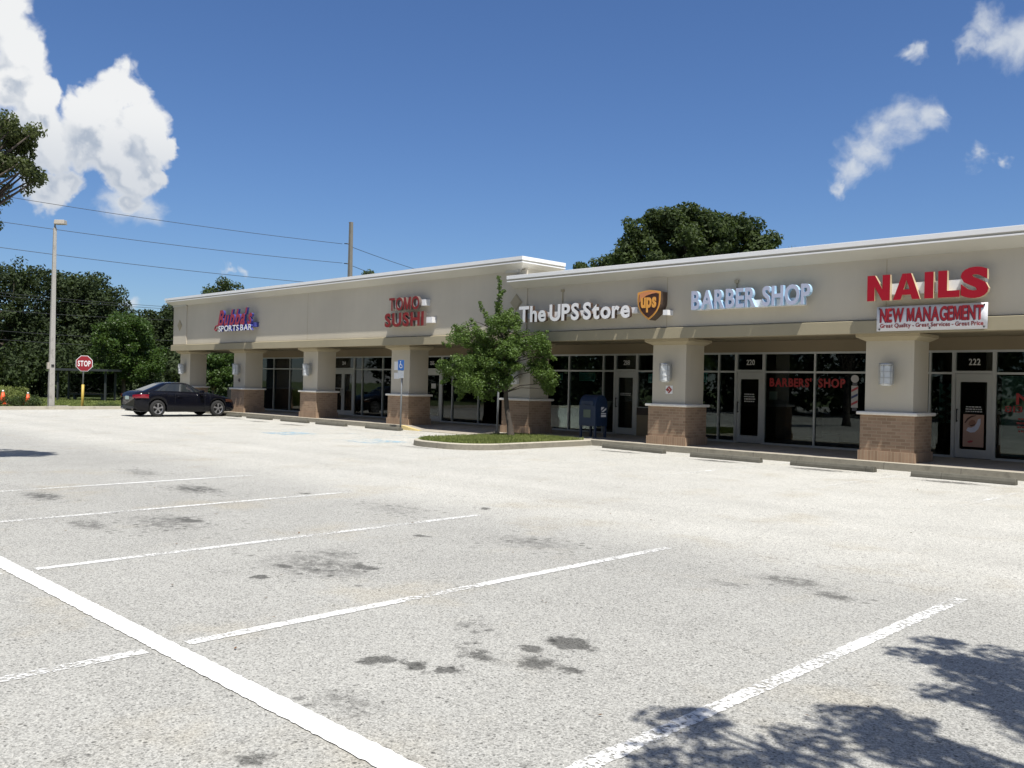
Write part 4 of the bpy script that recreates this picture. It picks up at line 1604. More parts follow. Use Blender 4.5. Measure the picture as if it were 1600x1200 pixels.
# sports bar sign
s6 = sign('shop_sign', 'red script and white letters on blue of the sports bar', fx(366, 503), fz(340, 518))
x0, x1 = fx(340, 500), fx(394, 498)
zb, zt = fz(340, 509), fz(342, 486)
put_text("Bubba's", x0, x1, zb, zt, YF, .09, [mat('script_red', (.30, .018, .035), .4), M_BLUE], s6, 'script', one=True, bold=.03, shear=.35, gap=.0)
mb = MB()
tail = [(x0 + .35, YF + .03, zb + .03), (x0 + .05, YF + .03, zb + .02), (x0 - .22, YF + .03, zb - .02), (x0 - .30, YF + .03, zb - .14), (x0 - .18, YF + .03, zb - .22), (x0 - .05, YF + .03, zb - .12)]
mb.tube(tail, [.03, .035, .035, .035, .03, .02], 8); mb.build('swash', MATS['script_red'], s6)
put_text('SPORTS BAR', fx(342, 515), fx(394, 513), fz(342, 518), fz(342, 509.5), YF - .02, .09, [M_SIGNW, M_BLUE], s6, 'letter', one=False, bold=.02, gap=.07, space=.22)
mb = MB(); mb.box(x0 + .1, YF + .091, zb - .12, fx(394, 513), YW - .001, zb + .06); mb.build('raceway', M_BLUE, s6)
# conduits
for (u, v0, v1) in ((880, 455, 478), (1152, 441, 455)):
    x = fx(u, v0, YW)
    mb = MB(); mb.tube([(x, YW - .02, fz(u, v1, YW)), (x, YW - .02, fz(u, v0, YW)), (x, YW + .03, fz(u, v0, YW) + .02)], .014, 6)
    mb.box(x - .05, YW - .05, fz(u, v0, YW) - .02, x + .05, YW - .001, fz(u, v0, YW) + .05)
    mb.build('conduit', M_CAP, mall)

# banner
bnY = YB - .03
b0, b1, bz0, bz1 = fx(1370, 500, bnY), fx(1543.5, 493, bnY), fz(1369, 518, bnY), fz(1372, 480, bnY)
bn = thing('banner', 'white banner reading NEW MANAGEMENT in red below the nail salon letters', 'banner', ((b0 + b1) / 2, bnY, bz0))
mb = MB()
N = 24
vs, fs = [], []
for i in range(N + 1):
    x = b0 + (b1 - b0) * i / N
    for z in (bz0, bz0 + (bz1 - bz0) * .5, bz1):
        wv = .002 * math.sin(i * .9 + z * 3)
        vs += [(x, bnY + wv, z)]
for i in range(N):
    for j in range(2):
        fs.append((i * 3 + j, (i + 1) * 3 + j, (i + 1) * 3 + j + 1, i * 3 + j + 1))
mb.add(vs, fs, 0, True)
bo = mb.build('cloth', mat('banner_vinyl', (.70, .70, .73), .45, .04, 2), bn)
sm = bo.modifiers.new('thickness', 'SOLIDIFY'); sm.thickness = .004; sm.offset = 1
bw, bh = b1 - b0, bz1 - bz0
M_BRED = mat('banner_red', (.42, .02, .03), .5, .06, 4)
M_BSHD = mat('banner_shadow_print', (.05, .03, .08), .5, .06, 4)
put_text('NEW MANAGEMENT', b0 + bw * .035, b1 - bw * .035, bz0 + bh * .38, bz0 + bh * .91, bnY - .016, .006, M_BRED, bn, 'headline', bold=.03, gap=.06, space=.25)
put_text('NEW MANAGEMENT', b0 + bw * .028, b1 - bw * .042, bz0 + bh * .365, bz0 + bh * .895, bnY - .0095, .003, M_BSHD, bn, 'headline_shadow', bold=.03, gap=.06, space=.25)
put_text('Great Quality - Great Services - Great Price', b0 + bw * .035, b1 - bw * .035, bz0 + bh * .14, bz0 + bh * .30, bnY - .012, .005, MATS['dull_red_vinyl'], bn, 'subline', bold=.018, gap=.07, space=.26)
mb = MB()
for x in (b0 + .06, (b0 + b1) / 2, b1 - .06):
    for z in (bz0 + .04, bz1 - .04):
        mb.tube([(x, bnY - .02, z), (x, bnY + .03, z)], .018, 8)
mb.build('grommet', M_HANDLE, bn)

# posters, plants behind glass
def poster(xa, xb, z0, z1, y, label, m):
    mb = MB()
    mb.box(xa, y, z0, xb, y + .006, z1)
    o = mb.build('poster', m)
    return tag(o, label, 'poster')


pY = YS - .036
fp = thing('poster', 'eye care poster of a face with a white patch on door 222', 'poster', (-6.84, pY, .4))
xa, xb, za, zb = -7.05, -6.61, .42, 1.16
mb = MB(); mb.box(xa, pY, za, xb, pY + .004, zb); mb.build('sheet', mat('skin_print', (.40, .25, .19), .5, .12, 2.2), fp)
def flat(pts, y, name, m, par=fp):
    q = MB(); q.prism([(xa + (xb - xa) * a_, za + (zb - za) * b_) for a_, b_ in pts], 'y', y - .0025, y); return q.build(name, m, par)
flat([(.06, .74), (.2, .88), (.4, .96), (.62, .98), (.6, .955), (.4, .91), (.24, .83), (.12, .73)], pY - .0005, 'eyebrow', mat('brow_print', (.07, .035, .025), .6))
flat([(.26, .68), (.4, .64), (.55, .66), (.62, .74), (.56, .82), (.42, .84), (.3, .78)], pY - .0005, 'eyelid', mat('lid_print', (.26, .13, .09), .6))
flat([(.30, .66), (.42, .63), (.56, .67), (.60, .72), (.5, .69), (.4, .67)], pY - .0035, 'eyelashes', MATS['brow_print'])
flat([(.16, .50), (.36, .44), (.58, .46), (.74, .56), (.84, .72), (.84, .88), (.72, .86), (.66, .74), (.56, .64), (.4, .59), (.24, .60)], pY - .0005, 'eye_patch', mat('patch_print', (.55, .57, .68), .5))
flat([(.2, .15), (.36, .20), (.52, .19), (.44, .14), (.3, .12)], pY - .0005, 'lips', mat('lip_print', (.36, .05, .06), .5))
M_TEAL = mat('teal_print', (.03, .34, .38), .6, .2, 5)
M_TEALF = mat('teal_frame', (.25, .75, .70), .6, .1, 5)
def hanging(u0, u1, v0, v1, label):
    y = YS + .03
    p0, p1 = at(u0, v1, y), at(u1, v0, y)
    o = thing('hanging_sign', label, 'sign', ((p0[0] + p1[0]) / 2, y, p0[2]), 'teal signs hung inside the shipping store')
    q = MB(); q.box(p0[0], y, p0[2], p1[0], y + .01, p1[2]); q.build('frame', M_TEALF, o)
    q = MB(); q.box(p0[0] + .03, y - .006, p0[2] + .03, p1[0] - .03, y - .001, p1[2] - .03); q.build('print', M_TEAL, o)
hanging(905, 930, 582, 595, 'teal framed sign hung behind the shop window above the blue mailbox')
hanging(865, 879, 583, 594, 'teal framed sign in the window pane beside the young tree')
hanging(1013, 1022, 584, 598, 'teal sign peeking out left of the pillar with red cross plate')
hanging(1086, 1105, 582, 597, 'teal sign in the window right of the pillar with red cross plate')
poster(-7.76, -7.33, .92, 1.86, YS + .46, 'pale teal backdrop sheet standing behind the spiral topiary', mat('teal_sheet', (.22, .42, .40), .7, .1, 2))
poster(-26.60, -26.40, 1.18, 1.86, YS - .10, 'dark red menu board on the door frame left of door 216', mat('menu_red', (.14, .045, .03), .5, .3, 9))
poster(-25.98, -25.72, 1.40, 1.58, YS - .040, 'white notice sheet taped on the purple screened door', M_VINYL)
poster(-11.98, -11.74, 1.36, 1.58, YS + .03, 'grey paper notice in the barber window under red letters', mat('grey_notice', (.16, .18, .17), .6))
poster(-14.05, -13.58, .36, .86, YS + .10, 'pale sheet low inside the window right of the red cross pillar', mat('pale_sheet', (.42, .44, .42), .6))
tp = thing('spiral_topiary', 'dark spiral topiary plant standing inside the nail salon window', 'plant', (-7.54, YS + .26, .155))
mb = MB(); mb.lathe([(.12, 0), (.16, .35), (.17, .40)], n=14); mb.build('pot', M_BLACK, tp, local=True)
Cs, Rs, Ns = [], [], []
for i in range(40):
    t = i / 39
    a_ = t * 5.2 * 2 * math.pi
    q = .17 * (1 - t) + .02
    Cs.append((q * math.cos(a_), q * math.sin(a_), .72 + 1.0 * t)); Rs.append(.075 * (1 - t * .5)); Ns.append(70)
P, A, B = leafball(Cs, Rs, Ns, .035)
quads_mesh('foliage', P, A, B, M_LEAF_DARK, tp)
mb = MB(); mb.tube([(0, 0, .35), (0, 0, 1.7)], [.02, .01], 6); mb.build('stem', M_BARKD, tp, local=True)

# ================================================================== WALL LAMPS
M_LAMPG = mat('ribbed_lamp_glass', (.62, .65, .66), .12, .08, 20, spec=.8)
M_LAMPM = mat('galvanised_lamp_metal', (.42, .43, .42), .35, .08, 9, metallic=.5)


def wall_lamp(x, label):
    y, z = 18.93, 1.755
    o = thing('wall_lamp', label, 'lamp', (x, 19.13, z), 'caged jar lamps on the pillars')
    mb = MB()
    prof = [(.085, z), (.118, z + .03)]
    for i in range(9):
        prof += [(.122, z + .05 + i * .042), (.132, z + .07 + i * .042)]
    prof += [(.120, z + .43)]
    mb.lathe(prof, x, y, 20); mb.build('glass_jar', M_LAMPG, o)
    mb = MB()
    mb.lathe([(.145, z + .43), (.150, z + .44), (.150, z + .475), (.08, z + .49)], x, y, 20)
    mb.box(x - .07, y + .1, z + .10, x + .07, 19.131, z + .45)
    mb.build('cap', M_LAMPM, o)
    mb = MB()
    for zz in (z + .04, z + .17, z + .30):
        mb.tube([(x + .146 * math.cos(2 * math.pi * i / 20), y + .146 * math.sin(2 * math.pi * i / 20), zz) for i in range(21)], .007, 6, cap=False)
    for i in range(6):
        a_ = R(30 + 60 * i)
        mb.tube([(x + .146 * math.cos(a_), y + .146 * math.sin(a_), z + .02), (x + .146 * math.cos(a_), y + .146 * math.sin(a_), z + .44)], .006, 5)
    mb.build('cage', M_LAMPM, o)
    return o


for x, lb in zip(PX0, ['caged wall lamp on the pillar right of the barber shop, nearest the camera', 'caged wall lamp above the white plate with red cross', 'caged wall lamp half hidden behind the young island tree',
                       'caged wall lamp on the pillar with taped white papers', 'caged wall lamp on the pillar left of the double glass doors', 'caged wall lamp above the small dark diamond plate', 'caged wall lamp on the corner pillar at the far left end']):
    if lb.startswith('caged wall lamp on the pillar with taped'):
        continue
    wall_lamp(x + .53, lb)

# plates and papers on pillars
def plate(x, z, s, label, white=True):
    o = thing('fire_plate', label, 'plate', (x, 19.13, z - s))
    y = 19.13
    if white:
        q = MB(); q.box(x - s, y - .012, z - s, x + s, y - .001, z + s); q.build('plate', M_SIGNW, o)
    q = MB()
    r = s * .92
    q.prism([(x + r * (1 if i % 2 == 0 else .72) * math.cos(R(45 * i / 1 + (0 if white else 0))), z + r * (1 if i % 2 == 0 else .72) * math.sin(R(45 * i))) for i in range(8)], 'y', y - .02, y - .0125)
    q.build('cross', mat('plate_red', (.32, .05, .04), .5) if white else M_DKBROWN, o)
    q = MB()
    for a_, b_ in ((-.35, -.5), (.05, -.1), (-.2, .25)):
        q.box(x + a_ * s, y - .024, z + b_ * s, x + (a_ + .3) * s, y - .0205, z + (b_ + .16) * s)
    q.build('mark', M_SIGNW, o)


plate(-13.29, 1.565, .105, 'white square plate with red cross under the wall lamp')
plate(-35.73, 1.53, .10, 'small dark diamond plate on the second pillar from the left end', False)
for (xa, xb, za, zb, lb) in ((-24.80, -24.55, 2.02, 2.32, 'white paper notice, upper of two taped on the pillar by the blue sign'), (-24.80, -24.52, 1.72, 1.93, 'white paper notice, lower of two taped on the pillar by the blue sign')):
    mb = MB(); mb.box(xa, 19.122, za, xb, 19.1285, zb); tag(mb.build('paper_notice', M_SIGNW), lb, 'notice', 'papers on the pillar')
mb = MB(); mb.box(-18.95, 19.02, 1.62, -18.70, 19.129, 1.82); tag(mb.build('utility_box', M_SIGNW, bevel=.01), 'white box mounted on the pillar behind the young tree', 'box')

# ================================================================== WHEEL STOPS
def wheel_stop(xc, yc, label, ln=1.83, tilt=0.0):
    o = MB()
    h = ln / 2
    pr0 = [(-.085, 0), (.085, 0), (.075, .06), (.045, .115), (-.045, .115), (-.075, .06)]
    o.prism(pr0, 'x', -h, h)
    ob = o.build('wheel_stop', M_STOP, bevel=.012)
    ob.location = (xc, yc, .001)
    ob.rotation_euler = (0, 0, tilt)
    return tag(ob, label, 'wheel stop', 'concrete wheel stops along the shops')


wheel_stop(-5.73, 17.75, 'concrete wheel stop in front of door 222, closest to the camera', tilt=.01)
wheel_stop(-8.35, 17.95, 'concrete wheel stop in front of the pillar with the banner above', tilt=-.01)
wheel_stop(-10.85, 17.88, 'concrete wheel stop in front of the red barber window letters', tilt=-.02)
wheel_stop(-13.72, 18.22, 'skewed concrete wheel stop by the red cross pillar and island kerb', 2.1, tilt=-.12)
wheel_stop(-24.15, 18.2, 'concrete wheel stop at the foot of the blue accessible parking post')
wheel_stop(-27.1, 18.12, 'concrete wheel stop between the post of the blue sign and double doors')
wheel_stop(-29.6, 18.16, 'concrete wheel stop in front of the double glass doors pillar')
wheel_stop(-32.3, 18.2, 'concrete wheel stop in front of the sports bar windows')
wheel_stop(-34.95, 18.3, 'farthest concrete wheel stop, beside the front of the parked black car')

# ================================================================== SIGN POSTS
M_GALV = mat('galvanised_post', (.24, .255, .265), .5, .1, 8, metallic=.4)
M_ADAB = mat('sign_blue_face', (.025, .125, .40), .45, .06, 5)


def ada_post(x, y, z0, zt, label, faded=False):
    o = thing('accessible_parking_sign', label, 'sign', (x, y, z0), 'blue accessible parking signs')
    q = MB(); q.tube([(x, y, z0 - .05), (x + .02, y, zt - .05)], .030, 8); q.build('post', M_GALV, o)
    q = MB(); q.box(x - .15, y - .05, zt - .34, x + .17, y - .042, zt); q.build('blue_plate', M_ADAB, o, bevel=.004)
    q = MB()
    em = MB(); wheelchair(em, 0, 0, .30, 0)
    q.add([(x + .01 + p[0], y - .054, zt - .17 + p[1]) for p in em.v], em.f); q.build('emblem', M_SIGNW, o)
    q = MB(); q.box(x - .145, y - .05, zt - .60, x + .165, y - .042, zt - .355); q.build('fine_plate', mat('pale_plate', (.42, .45, .48), .5), o)
    q = MB(); q.lathe([(.09, 0), (.08, .06), (.05, .09)], x, y, 12); q.v = [(a_, b_, c_ + z0) for a_, b_, c_ in q.v]; q.build('footing', M_STOP, o)
    return o


ada_post(-23.48, 18.42, 0, 2.34, 'blue accessible parking sign on grey post in front of the pillar with papers')
ada_post(-19.12, 18.66, .1, 2.26, 'blue accessible parking sign partly hidden in the young tree')

# stop sign
stp = thing('stop_sign', 'red octagonal stop sign on yellow sleeved post at the lot exit', 'stop sign', (-44.6, 15.76, 0))
q = MB(); q.tube([(-44.6, 15.76, -.05), (-44.6, 15.77, 1.15)], .062, 10); q.build('post_sleeve', mat('yellow_sleeve', (.50, .36, .07), .5, .12, 5), stp)
q = MB(); q.tube([(-44.6, 15.77, 1.15), (-44.6, 15.78, 2.5)], .035, 8); q.build('post', M_GALV, stp)
sg = MB()
Rm = Matrix.Rotation(R(56), 3, 'Z')


def turned(mb, mats, name, parent, c=(-44.52, 15.78, 2.16)):
    out = MB()
    vs = [Rm @ Vector(p) + Vector(c) for p in mb.v]
    out.v = [tuple(p) for p in vs]; out.f = mb.f; out.mi = mb.mi; out.sm = mb.sm
    return out.build(name, mats, parent)


def octo(r):
    return [(r * math.cos(R(22.5 + 45 * i)), r * math.sin(R(22.5 + 45 * i))) for i in range(8)]


q = MB(); q.prism(octo(.405), 'y', -.0, .006); turned(q, M_SIGNW, 'border', stp)
q = MB(); q.prism(octo(.378), 'y', -.008, -.001); turned(q, mat('stop_red', (.27, .018, .026), .45, .06, 4), 'panel', stp)
gl = text_layout('STOP', .03, 0, .09)
q = MB()
allv = np.vstack([g_[0] for g_ in gl])
xw = allv[:, 0].max()
for (v, fs, nz, ch) in gl:
    q.add([((p[0] / xw - .5) * .57, -.010 - (p[2] + .5) * .003, (p[1] / .69 - .5) * .25) for p in v], fs)
turned(q, M_SIGNW, 'lettering', stp)

# ================================================================== LIGHT POLE
lp0 = Vector((-43.85, 14.12, 0))
lp = thing('light_pole', 'tall square concrete light pole with box lamp head on a short arm', 'light pole', lp0)
q = MB()
q.frustum((lp0.x - .125, lp0.y - .125, lp0.x + .125, lp0.y + .125, -.1), (lp0.x - .065, lp0.y - .065, lp0.x + .065, lp0.y + .065, 8.35))
q.build('shaft', concrete('pole_concrete', (.40, .385, .35), .1), lp, bevel=.02)
q = MB(); q.tube([lp0 + Vector((0, 0, 8.3)), lp0 + Vector((0, 0, 8.5)), lp0 + Vector((.07, .08, 8.58))], .045, 8); q.build('arm', M_GALV, lp)
M_FIX = mat('lamp_head_tan', (.42, .38, .32), .5, .1, 6)
q = MB(); q.frustum((-.17, -.24, .17, .24, 0), (-.15, -.22, .15, .22, .2))
Rl = Matrix.Rotation(R(-45), 3, 'Z')
q.v = [tuple(Rl @ Vector(p) + lp0 + Vector((.16, .18, 8.5))) for p in q.v]
q.build('lamp_head', M_FIX, lp, bevel=.02)
q = MB(); q.box(lp0.x + .10, lp0.y - .06, 1.95, lp0.x + .13, lp0.y + .06, 2.06); q.build('tag_plate', M_HANDLE, lp)
q = MB(); q.box(lp0.x - .07, lp0.y - .20, 1.85, lp0.x + .05, lp0.y - .10, 2.15); q.build('junction_box', M_FIX, lp)

# ================================================================== UTILITY POLE AND WIRES
upb = place(543, 70)
up_ = thing('utility_pole', 'square grey utility pole rising behind the roof with wires attached', 'utility pole', upb)
zt = float(atd(542.5, 347, 70)[2])
q = MB(); q.frustum((-.19, -.19, .19, .19, -.1), (-.115, -.115, .115, .115, zt)); q.build('shaft', mat('weathered_pole', (.20, .185, .158), .9, .2, 4), up_, local=True)
q = MB()
for v in (381, 412):
    z = float(atd(541, v, 70)[2])
    d_ = -UR
    q.tube([(0, 0, z), (d_[0] * .5, d_[1] * .5, z + .02)], [.05, .035], 6)
q.tube([(-UR[0] * .13, -UR[1] * .13, zt - .1), (-UR[0] * .16, -UR[1] * .16, zt + .02)], .03, 6)
q.build('insulator', M_HANDLE, up_, local=True)
M_WIRE = mat('wire', (.035, .037, .04), .5, .1, 3)


def wire(pa, pb, sag, label, r=.016):
    pa, pb = Vector(pa), Vector(pb)
    pts = []
    for i in range(25):
        t = i / 24
        p = pa.lerp(pb, t)
        p.z -= sag * 4 * t * (1 - t)
        pts.append(p)
    q = MB(); q.tube(pts, r, 5)
    return tag(q.build('power_line', M_WIRE), label, 'power line', 'power lines')


wire(atd(535, 381, 70), atd(-160, 278, 54), .25, 'topmost power line running left from the utility pole', .018)
wire(atd(535, 411, 70), atd(-160, 322, 54), .25, 'second power line running left from the pole past the lamp head', .018)
wire(atd(537, 446, 70), atd(-160, 364, 54), .25, 'third power line running left, lowest of those against open sky', .018)
wire(atd(547, 385, 70), atd(800, 452, 110), .6, 'upper power line dropping right from the utility pole behind the roof', .022)
wire(atd(547, 414, 70), atd(780, 480, 110), .6, 'lower power line dropping right from the utility pole behind the roof', .022)
for i, (v0, v1, lb) in enumerate(((455, 477, 'upper wire of the close pair crossing the dark left trees'), (460, 480, 'lower wire of the close pair crossing the dark left trees'), (484, 496, 'middle wire crossing the dark left trees'), (516, 528, 'second lowest wire crossing the dark left trees'), (530, 540, 'lowest wire crossing the dark left trees'))):
    wire(atd(-60, v0 - 4, 50), atd(330, v1 + 6, 62), .12, lb, .013)

# ================================================================== MAILBOX
mbx = thing('mailbox', 'blue street mailbox with rounded top standing by the grass island', 'mailbox', (-16.15, 19.55, .15))
M_MB = mat('mailbox_blue', (.014, .030, .068), .38, .12, 5)
q = MB()
prof = [(-.27, .34)] + [(.27, .34)] + [(.27, .92)] + [(.27 * math.cos(R(180 * i / 12)), .92 + .30 * math.sin(R(180 * i / 12))) for i in range(1, 12)] + [(-.27, .92)]
q.prism(prof, 'x', -.30, .30); q.build('body', M_MB, mbx, local=True, bevel=.012)
for (a_, b_) in ((-.26, -.22), (.26, -.22), (-.26, .22), (.26, .22)):
    q = MB(); q.box(a_ - .03, b_ - .03, 0, a_ + .03, b_ + .03, .345); q.build('leg', M_MB, mbx, local=True)
q = MB(); q.box(-.22, -.285, .90, .22, -.268, 1.05); q.tube([(-.12, -.31, .94), (.12, -.31, .94)], .012, 6); q.build('flap', M_MB, mbx, local=True)
q = MB(); q.box(-.13, -.278, .58, .13, -.271, .80); q.build('label_plate', mat('mail_label', (.10, .13, .10), .5), mbx, local=True)
q = MB()
q.box(.301, -.02, .60, .304, .20, .66); q.box(.301, -.02, .68, .304, .20, .71)
q.prism([(-.02, .74), (.2, .86), (.2, .80), (.08, .74)], 'x', .301, .304); q.prism([(-.02, .88), (.12, .88), (.08, .84), (-.02, .78)], 'x', .301, .304)
q.build('emblem', M_SIGNW, mbx, local=True)
q = MB(); q.box(-16.6, 19.15, .1515, -15.7, 20.0, .165); kind(q.build('mailbox_pad', M_KERB))


# ================================================================== CAR
def make_car():
    car = thing('parked_car', 'glossy black two door coupe parked nose in at the far left shops', 'car', (-35.87, 16.42, 0))
    M_PAINT = mat('black_car_paint', (.0035, .004, .0075), .18, .1, 2, spec=.28)
    M_CGL = mat('car_glass', (.012, .016, .019), .04, .05, 2, spec=.9)
    M_TYRE = mat('tyre', (.02, .02, .02), .9, .1, 20)
    M_RIM = mat('alloy_rim', (.34, .34, .35), .3, .08, 8, metallic=.7)
    L0, L1 = -2.22, 2.20
    WR, WF, RW = -1.33, 1.32, .325
    # stations: y, half width at belt, half width at sill, shoulder z, deck centre z
    st = [(-2.22, .66, .62, .74, .78), (-2.15, .76, .72, .86, .92), (-2.0, .82, .80, .92, 1.00), (-1.7, .86, .85, .94, 1.03), (-1.2, .885, .88, .93, 1.02), (-.6, .89, .89, .92, 1.0), (0, .89, .89, .90, .98),
          (.6, .885, .88, .885, .97), (1.1, .88, .87, .86, .95), (1.6, .85, .85, .78, .86), (1.95, .78, .78, .70, .75), (2.12, .68, .70, .62, .65), (2.20, .56, .60, .55, .57)]
    st = np.array(st)
    Y = np.unique(np.concatenate([np.linspace(L0, L1, 90), WR + RW * 1.16 * np.cos(np.linspace(0, np.pi, 15)), WF + RW * 1.16 * np.cos(np.linspace(0, np.pi, 15))]))
    I = lambda c: np.interp(Y, st[:, 0], st[:, c])
    wb, ws, zs, zd = I(1), I(2), I(3), I(4)
    sill = np.interp(Y, [L0, -2.1, -1.8, -1.0, 1.0, 1.8, 2.1, L1], [.36, .27, .22, .19, .19, .20, .22, .30])
    for wy in (WR, WF):
        d = (RW * 1.16) ** 2 - (Y - wy) ** 2
        sill = np.maximum(sill, np.where(d > 0, .325 + np.sqrt(np.maximum(d, 0)) * .98, 0))
    rows = []
    for i in range(len(Y)):
        zl, zh = sill[i], zs[i]
        zm = zl + (zh - zl) * .55
        half = [(ws[i] - .06, zl), (ws[i], zl + .02), (ws[i] + .02, zl + (zh - zl) * .35), (wb[i] + .012, zm), (wb[i], zl + (zh - zl) * .82), (wb[i] - .035, zh), (wb[i] - .14, zh + (zd[i] - zh) * .55), (wb[i] * .5, zd[i] - .012), (0, zd[i])]
        full = [(x, z) for x, z in half] + [(-x, z) for x, z in half[-2::-1]]
        rows.append([(x, Y[i], z) for x, z in full])
    q = MB()
    n = len(rows[0])
    vs = [p for r in rows for p in r]
    fs = [(i * n + j, i * n + j + 1, (i + 1) * n + j + 1, (i + 1) * n + j) for i in range(len(Y) - 1) for j in range(n - 1)]
    fs.append(tuple(range(n))); fs.append(tuple(range((len(Y) - 1) * n + n - 1, (len(Y) - 1) * n - 1, -1)))
    q.add(vs, fs, 0, True)
    q.box(-.8, -2.0, .2, .8, 1.95, .24, 1)
    # wheel wells close the arches from inside
    for wy in (WR, WF):
        for sx in (-1, 1):
            q.box(min(sx * .55, sx * .6), wy - .40, .2, max(sx * .55, sx * .6), wy + .40, .80, 1)
    body = q.build('body', [M_PAINT, M_BLACK], car, local=True)
    # greenhouse
    NB = 72
    ang = np.linspace(0, 2 * np.pi, NB, endpoint=False)
    def loop(yc, ly, wx, z, p):
        c, s = np.cos(ang), np.sin(ang)
        return np.stack([np.sign(c) * np.abs(c) ** (2 / p) * wx, yc + np.sign(s) * np.abs(s) ** (2 / p) * ly, np.full(NB, z)], 1)
    lo = loop(-.52, 1.42, .80, 0, 5.5)
    lo[:, 2] = np.interp(lo[:, 1], st[:, 0], st[:, 3] + .02)
    top = loop(-.40, .52, .53, 1.315, 4.0)
    T = [0, .12, .86, 1.0]
    rr = []
    for t in T:
        bulge = .045 * math.sin(math.pi * t)
        r_ = lo * (1 - t) + top * t
        r_[:, 0] *= 1 + bulge
        r_[:, 2] += .03 * math.sin(math.pi * t)
        rr.append(r_)
    body_f, gl_f = [], []
    side = {}
    for k in range(len(T) - 1):
        for j in range(NB):
            f = (k * NB + j, k * NB + (j + 1) % NB, (k + 1) * NB + (j + 1) % NB, (k + 1) * NB + j)
            m_ = (lo[j] + lo[(j + 1) % NB]) / 2
            pillar_ = False
            if abs(m_[0]) > .66:      # flank
                pillar_ = m_[1] > .62 or m_[1] < -1.55 or abs(m_[1] + .62) < .06
            elif abs(m_[0]) > .58:
                pillar_ = True
            (gl_f if (k == 1 and not pillar_) else body_f).append(f)
    vs = [tuple(p) for r_ in rr for p in r_]
    nv = len(vs)
    q = MB()
    q.add(vs, body_f, 0, True)
    c0 = len(q.v)
    cap = [(p[0] * .6, -.42 + (p[1] + .42) * .6, 1.345) for p in top]
    q.add([tuple(p) for p in top] + cap + [(0, -.42, 1.352)], [(j, (j + 1) % NB, NB + (j + 1) % NB, NB + j) for j in range(NB)] + [(NB + j, NB + (j + 1) % NB, 2 * NB) for j in range(NB)], 0, True)
    q.build('roof', M_PAINT, car, local=True)
    q = MB(); q.add(vs, gl_f, 0, True); q.build('window', M_CGL, car, local=True)
    # wheels
    for wy in (WR, WF):
        for sx in (1, -1):
            xo = sx * .875
            q = MB()
            def ringp(r, x):
                return [(x, wy + r * math.cos(2 * math.pi * i / 28), .325 + r * math.sin(2 * math.pi * i / 28)) for i in range(28)]
            prof = [(.20, -.0), (.215, .012), (.29, .012), (.322, -.02), (.325, -.10), (.315, -.19), (.2, -.2)]
            vs2 = [p for r_, dx in prof for p in ringp(r_, xo + sx * dx)]
            q.add(vs2, [(a_ * 28 + i, a_ * 28 + (i + 1) % 28, (a_ + 1) * 28 + (i + 1) % 28, (a_ + 1) * 28 + i) for a_ in range(len(prof) - 1) for i in range(28)], 0, True)
            wh = q.build('wheel', M_TYRE, car, local=True)
            q = MB()
            vs2 = ringp(.225, xo + sx * .004) + ringp(.20, xo + sx * .010) + ringp(.195, xo - sx * .06)
            q.add(vs2, [(a_ * 28 + i, a_ * 28 + (i + 1) % 28, (a_ + 1) * 28 + (i + 1) % 28, (a_ + 1) * 28 + i) for a_ in range(2) for i in range(28)], 0, True)
            for s_ in range(5):
                a0 = 2 * math.pi * s_ / 5 + .3
                u_ = np.array([math.cos(a0), math.sin(a0)]); p_ = np.array([-u_[1], u_[0]])
                pts = []
                for r_, w_ in ((.03, .022), (.12, .026), (.205, .05)):
                    pts.append((r_, w_))
                poly = [u_ * r_ + p_ * w_ for r_, w_ in pts] + [u_ * r_ - p_ * w_ for r_, w_ in pts[::-1]]
                q.prism([(wy + a_[0], .325 + a_[1]) for a_ in poly], 'x', xo - .012, xo + .006)
            q.prism([(wy + .045 * math.cos(2 * math.pi * i / 14), .325 + .045 * math.sin(2 * math.pi * i / 14)) for i in range(14)], 'x', xo - .014, xo + .012)
            q.build('rim', M_RIM, wh, local=True)
            q = MB(); q.prism([(wy + .19 * math.cos(2 * math.pi * i / 24), .325 + .19 * math.sin(2 * math.pi * i / 24)) for i in range(24)], 'x', xo - sx * .10, xo - sx * .05); q.build('brake_disc', M_BLACK, wh, local=True)
    M_TAIL = mat('tail_lamp_red', (.22, .008, .02), .12, .1, 4, coat=.6)
    M_CLEAR = mat('clear_lamp', (.7, .7, .7), .15, .1, 5)
    for sx in (1, -1):
        q = MB()
        pts = [(sx * .885, -1.72, .86), (sx * .875, -1.98, .87), (sx * .80, -2.17, .86), (sx * .52, -2.235, .84)]
        vs2 = []
        for (x, y, z) in pts:
            vs2 += [(x, y, z), (x * 1.012, y - .012, z - .075), (x, y, z - .14)]
        q.add(vs2, [(3 * i + j, 3 * i + 3 + j, 3 * i + 4 + j, 3 * i + 1 + j) for i in range(3) for j in range(2)], 0, True)
        q.build('tail_light', M_TAIL, car, local=True)
        q = MB()
        pts = [(sx * .868, 1.66, .70), (sx * .84, 1.84, .70), (sx * .75, 2.02, .67), (sx * .56, 2.15, .64)]
        vs2 = []
        for (x, y, z) in pts:
            vs2 += [(x, y, z), (x * 1.015, y + .01, z - .06), (x, y, z - .11)]
        q.add(vs2, [(3 * i + j, 3 * i + 3 + j, 3 * i + 4 + j, 3 * i + 1 + j) for i in range(3) for j in range(2)], 0, True)
        q.build('headlight', mat('amber_headlight', (.07, .03, .018), .12, .1, 5), car, local=True)
        q = MB()
        q.frustum((sx * .98 - .09, .44, sx * .98 + .09, .58, .93), (sx * .98 - .085, .46, sx * .98 + .075, .60, 1.05))
        q.box(min(sx * .86, sx * .92), .50, .94, max(sx * .86, sx * .92), .55, .97)
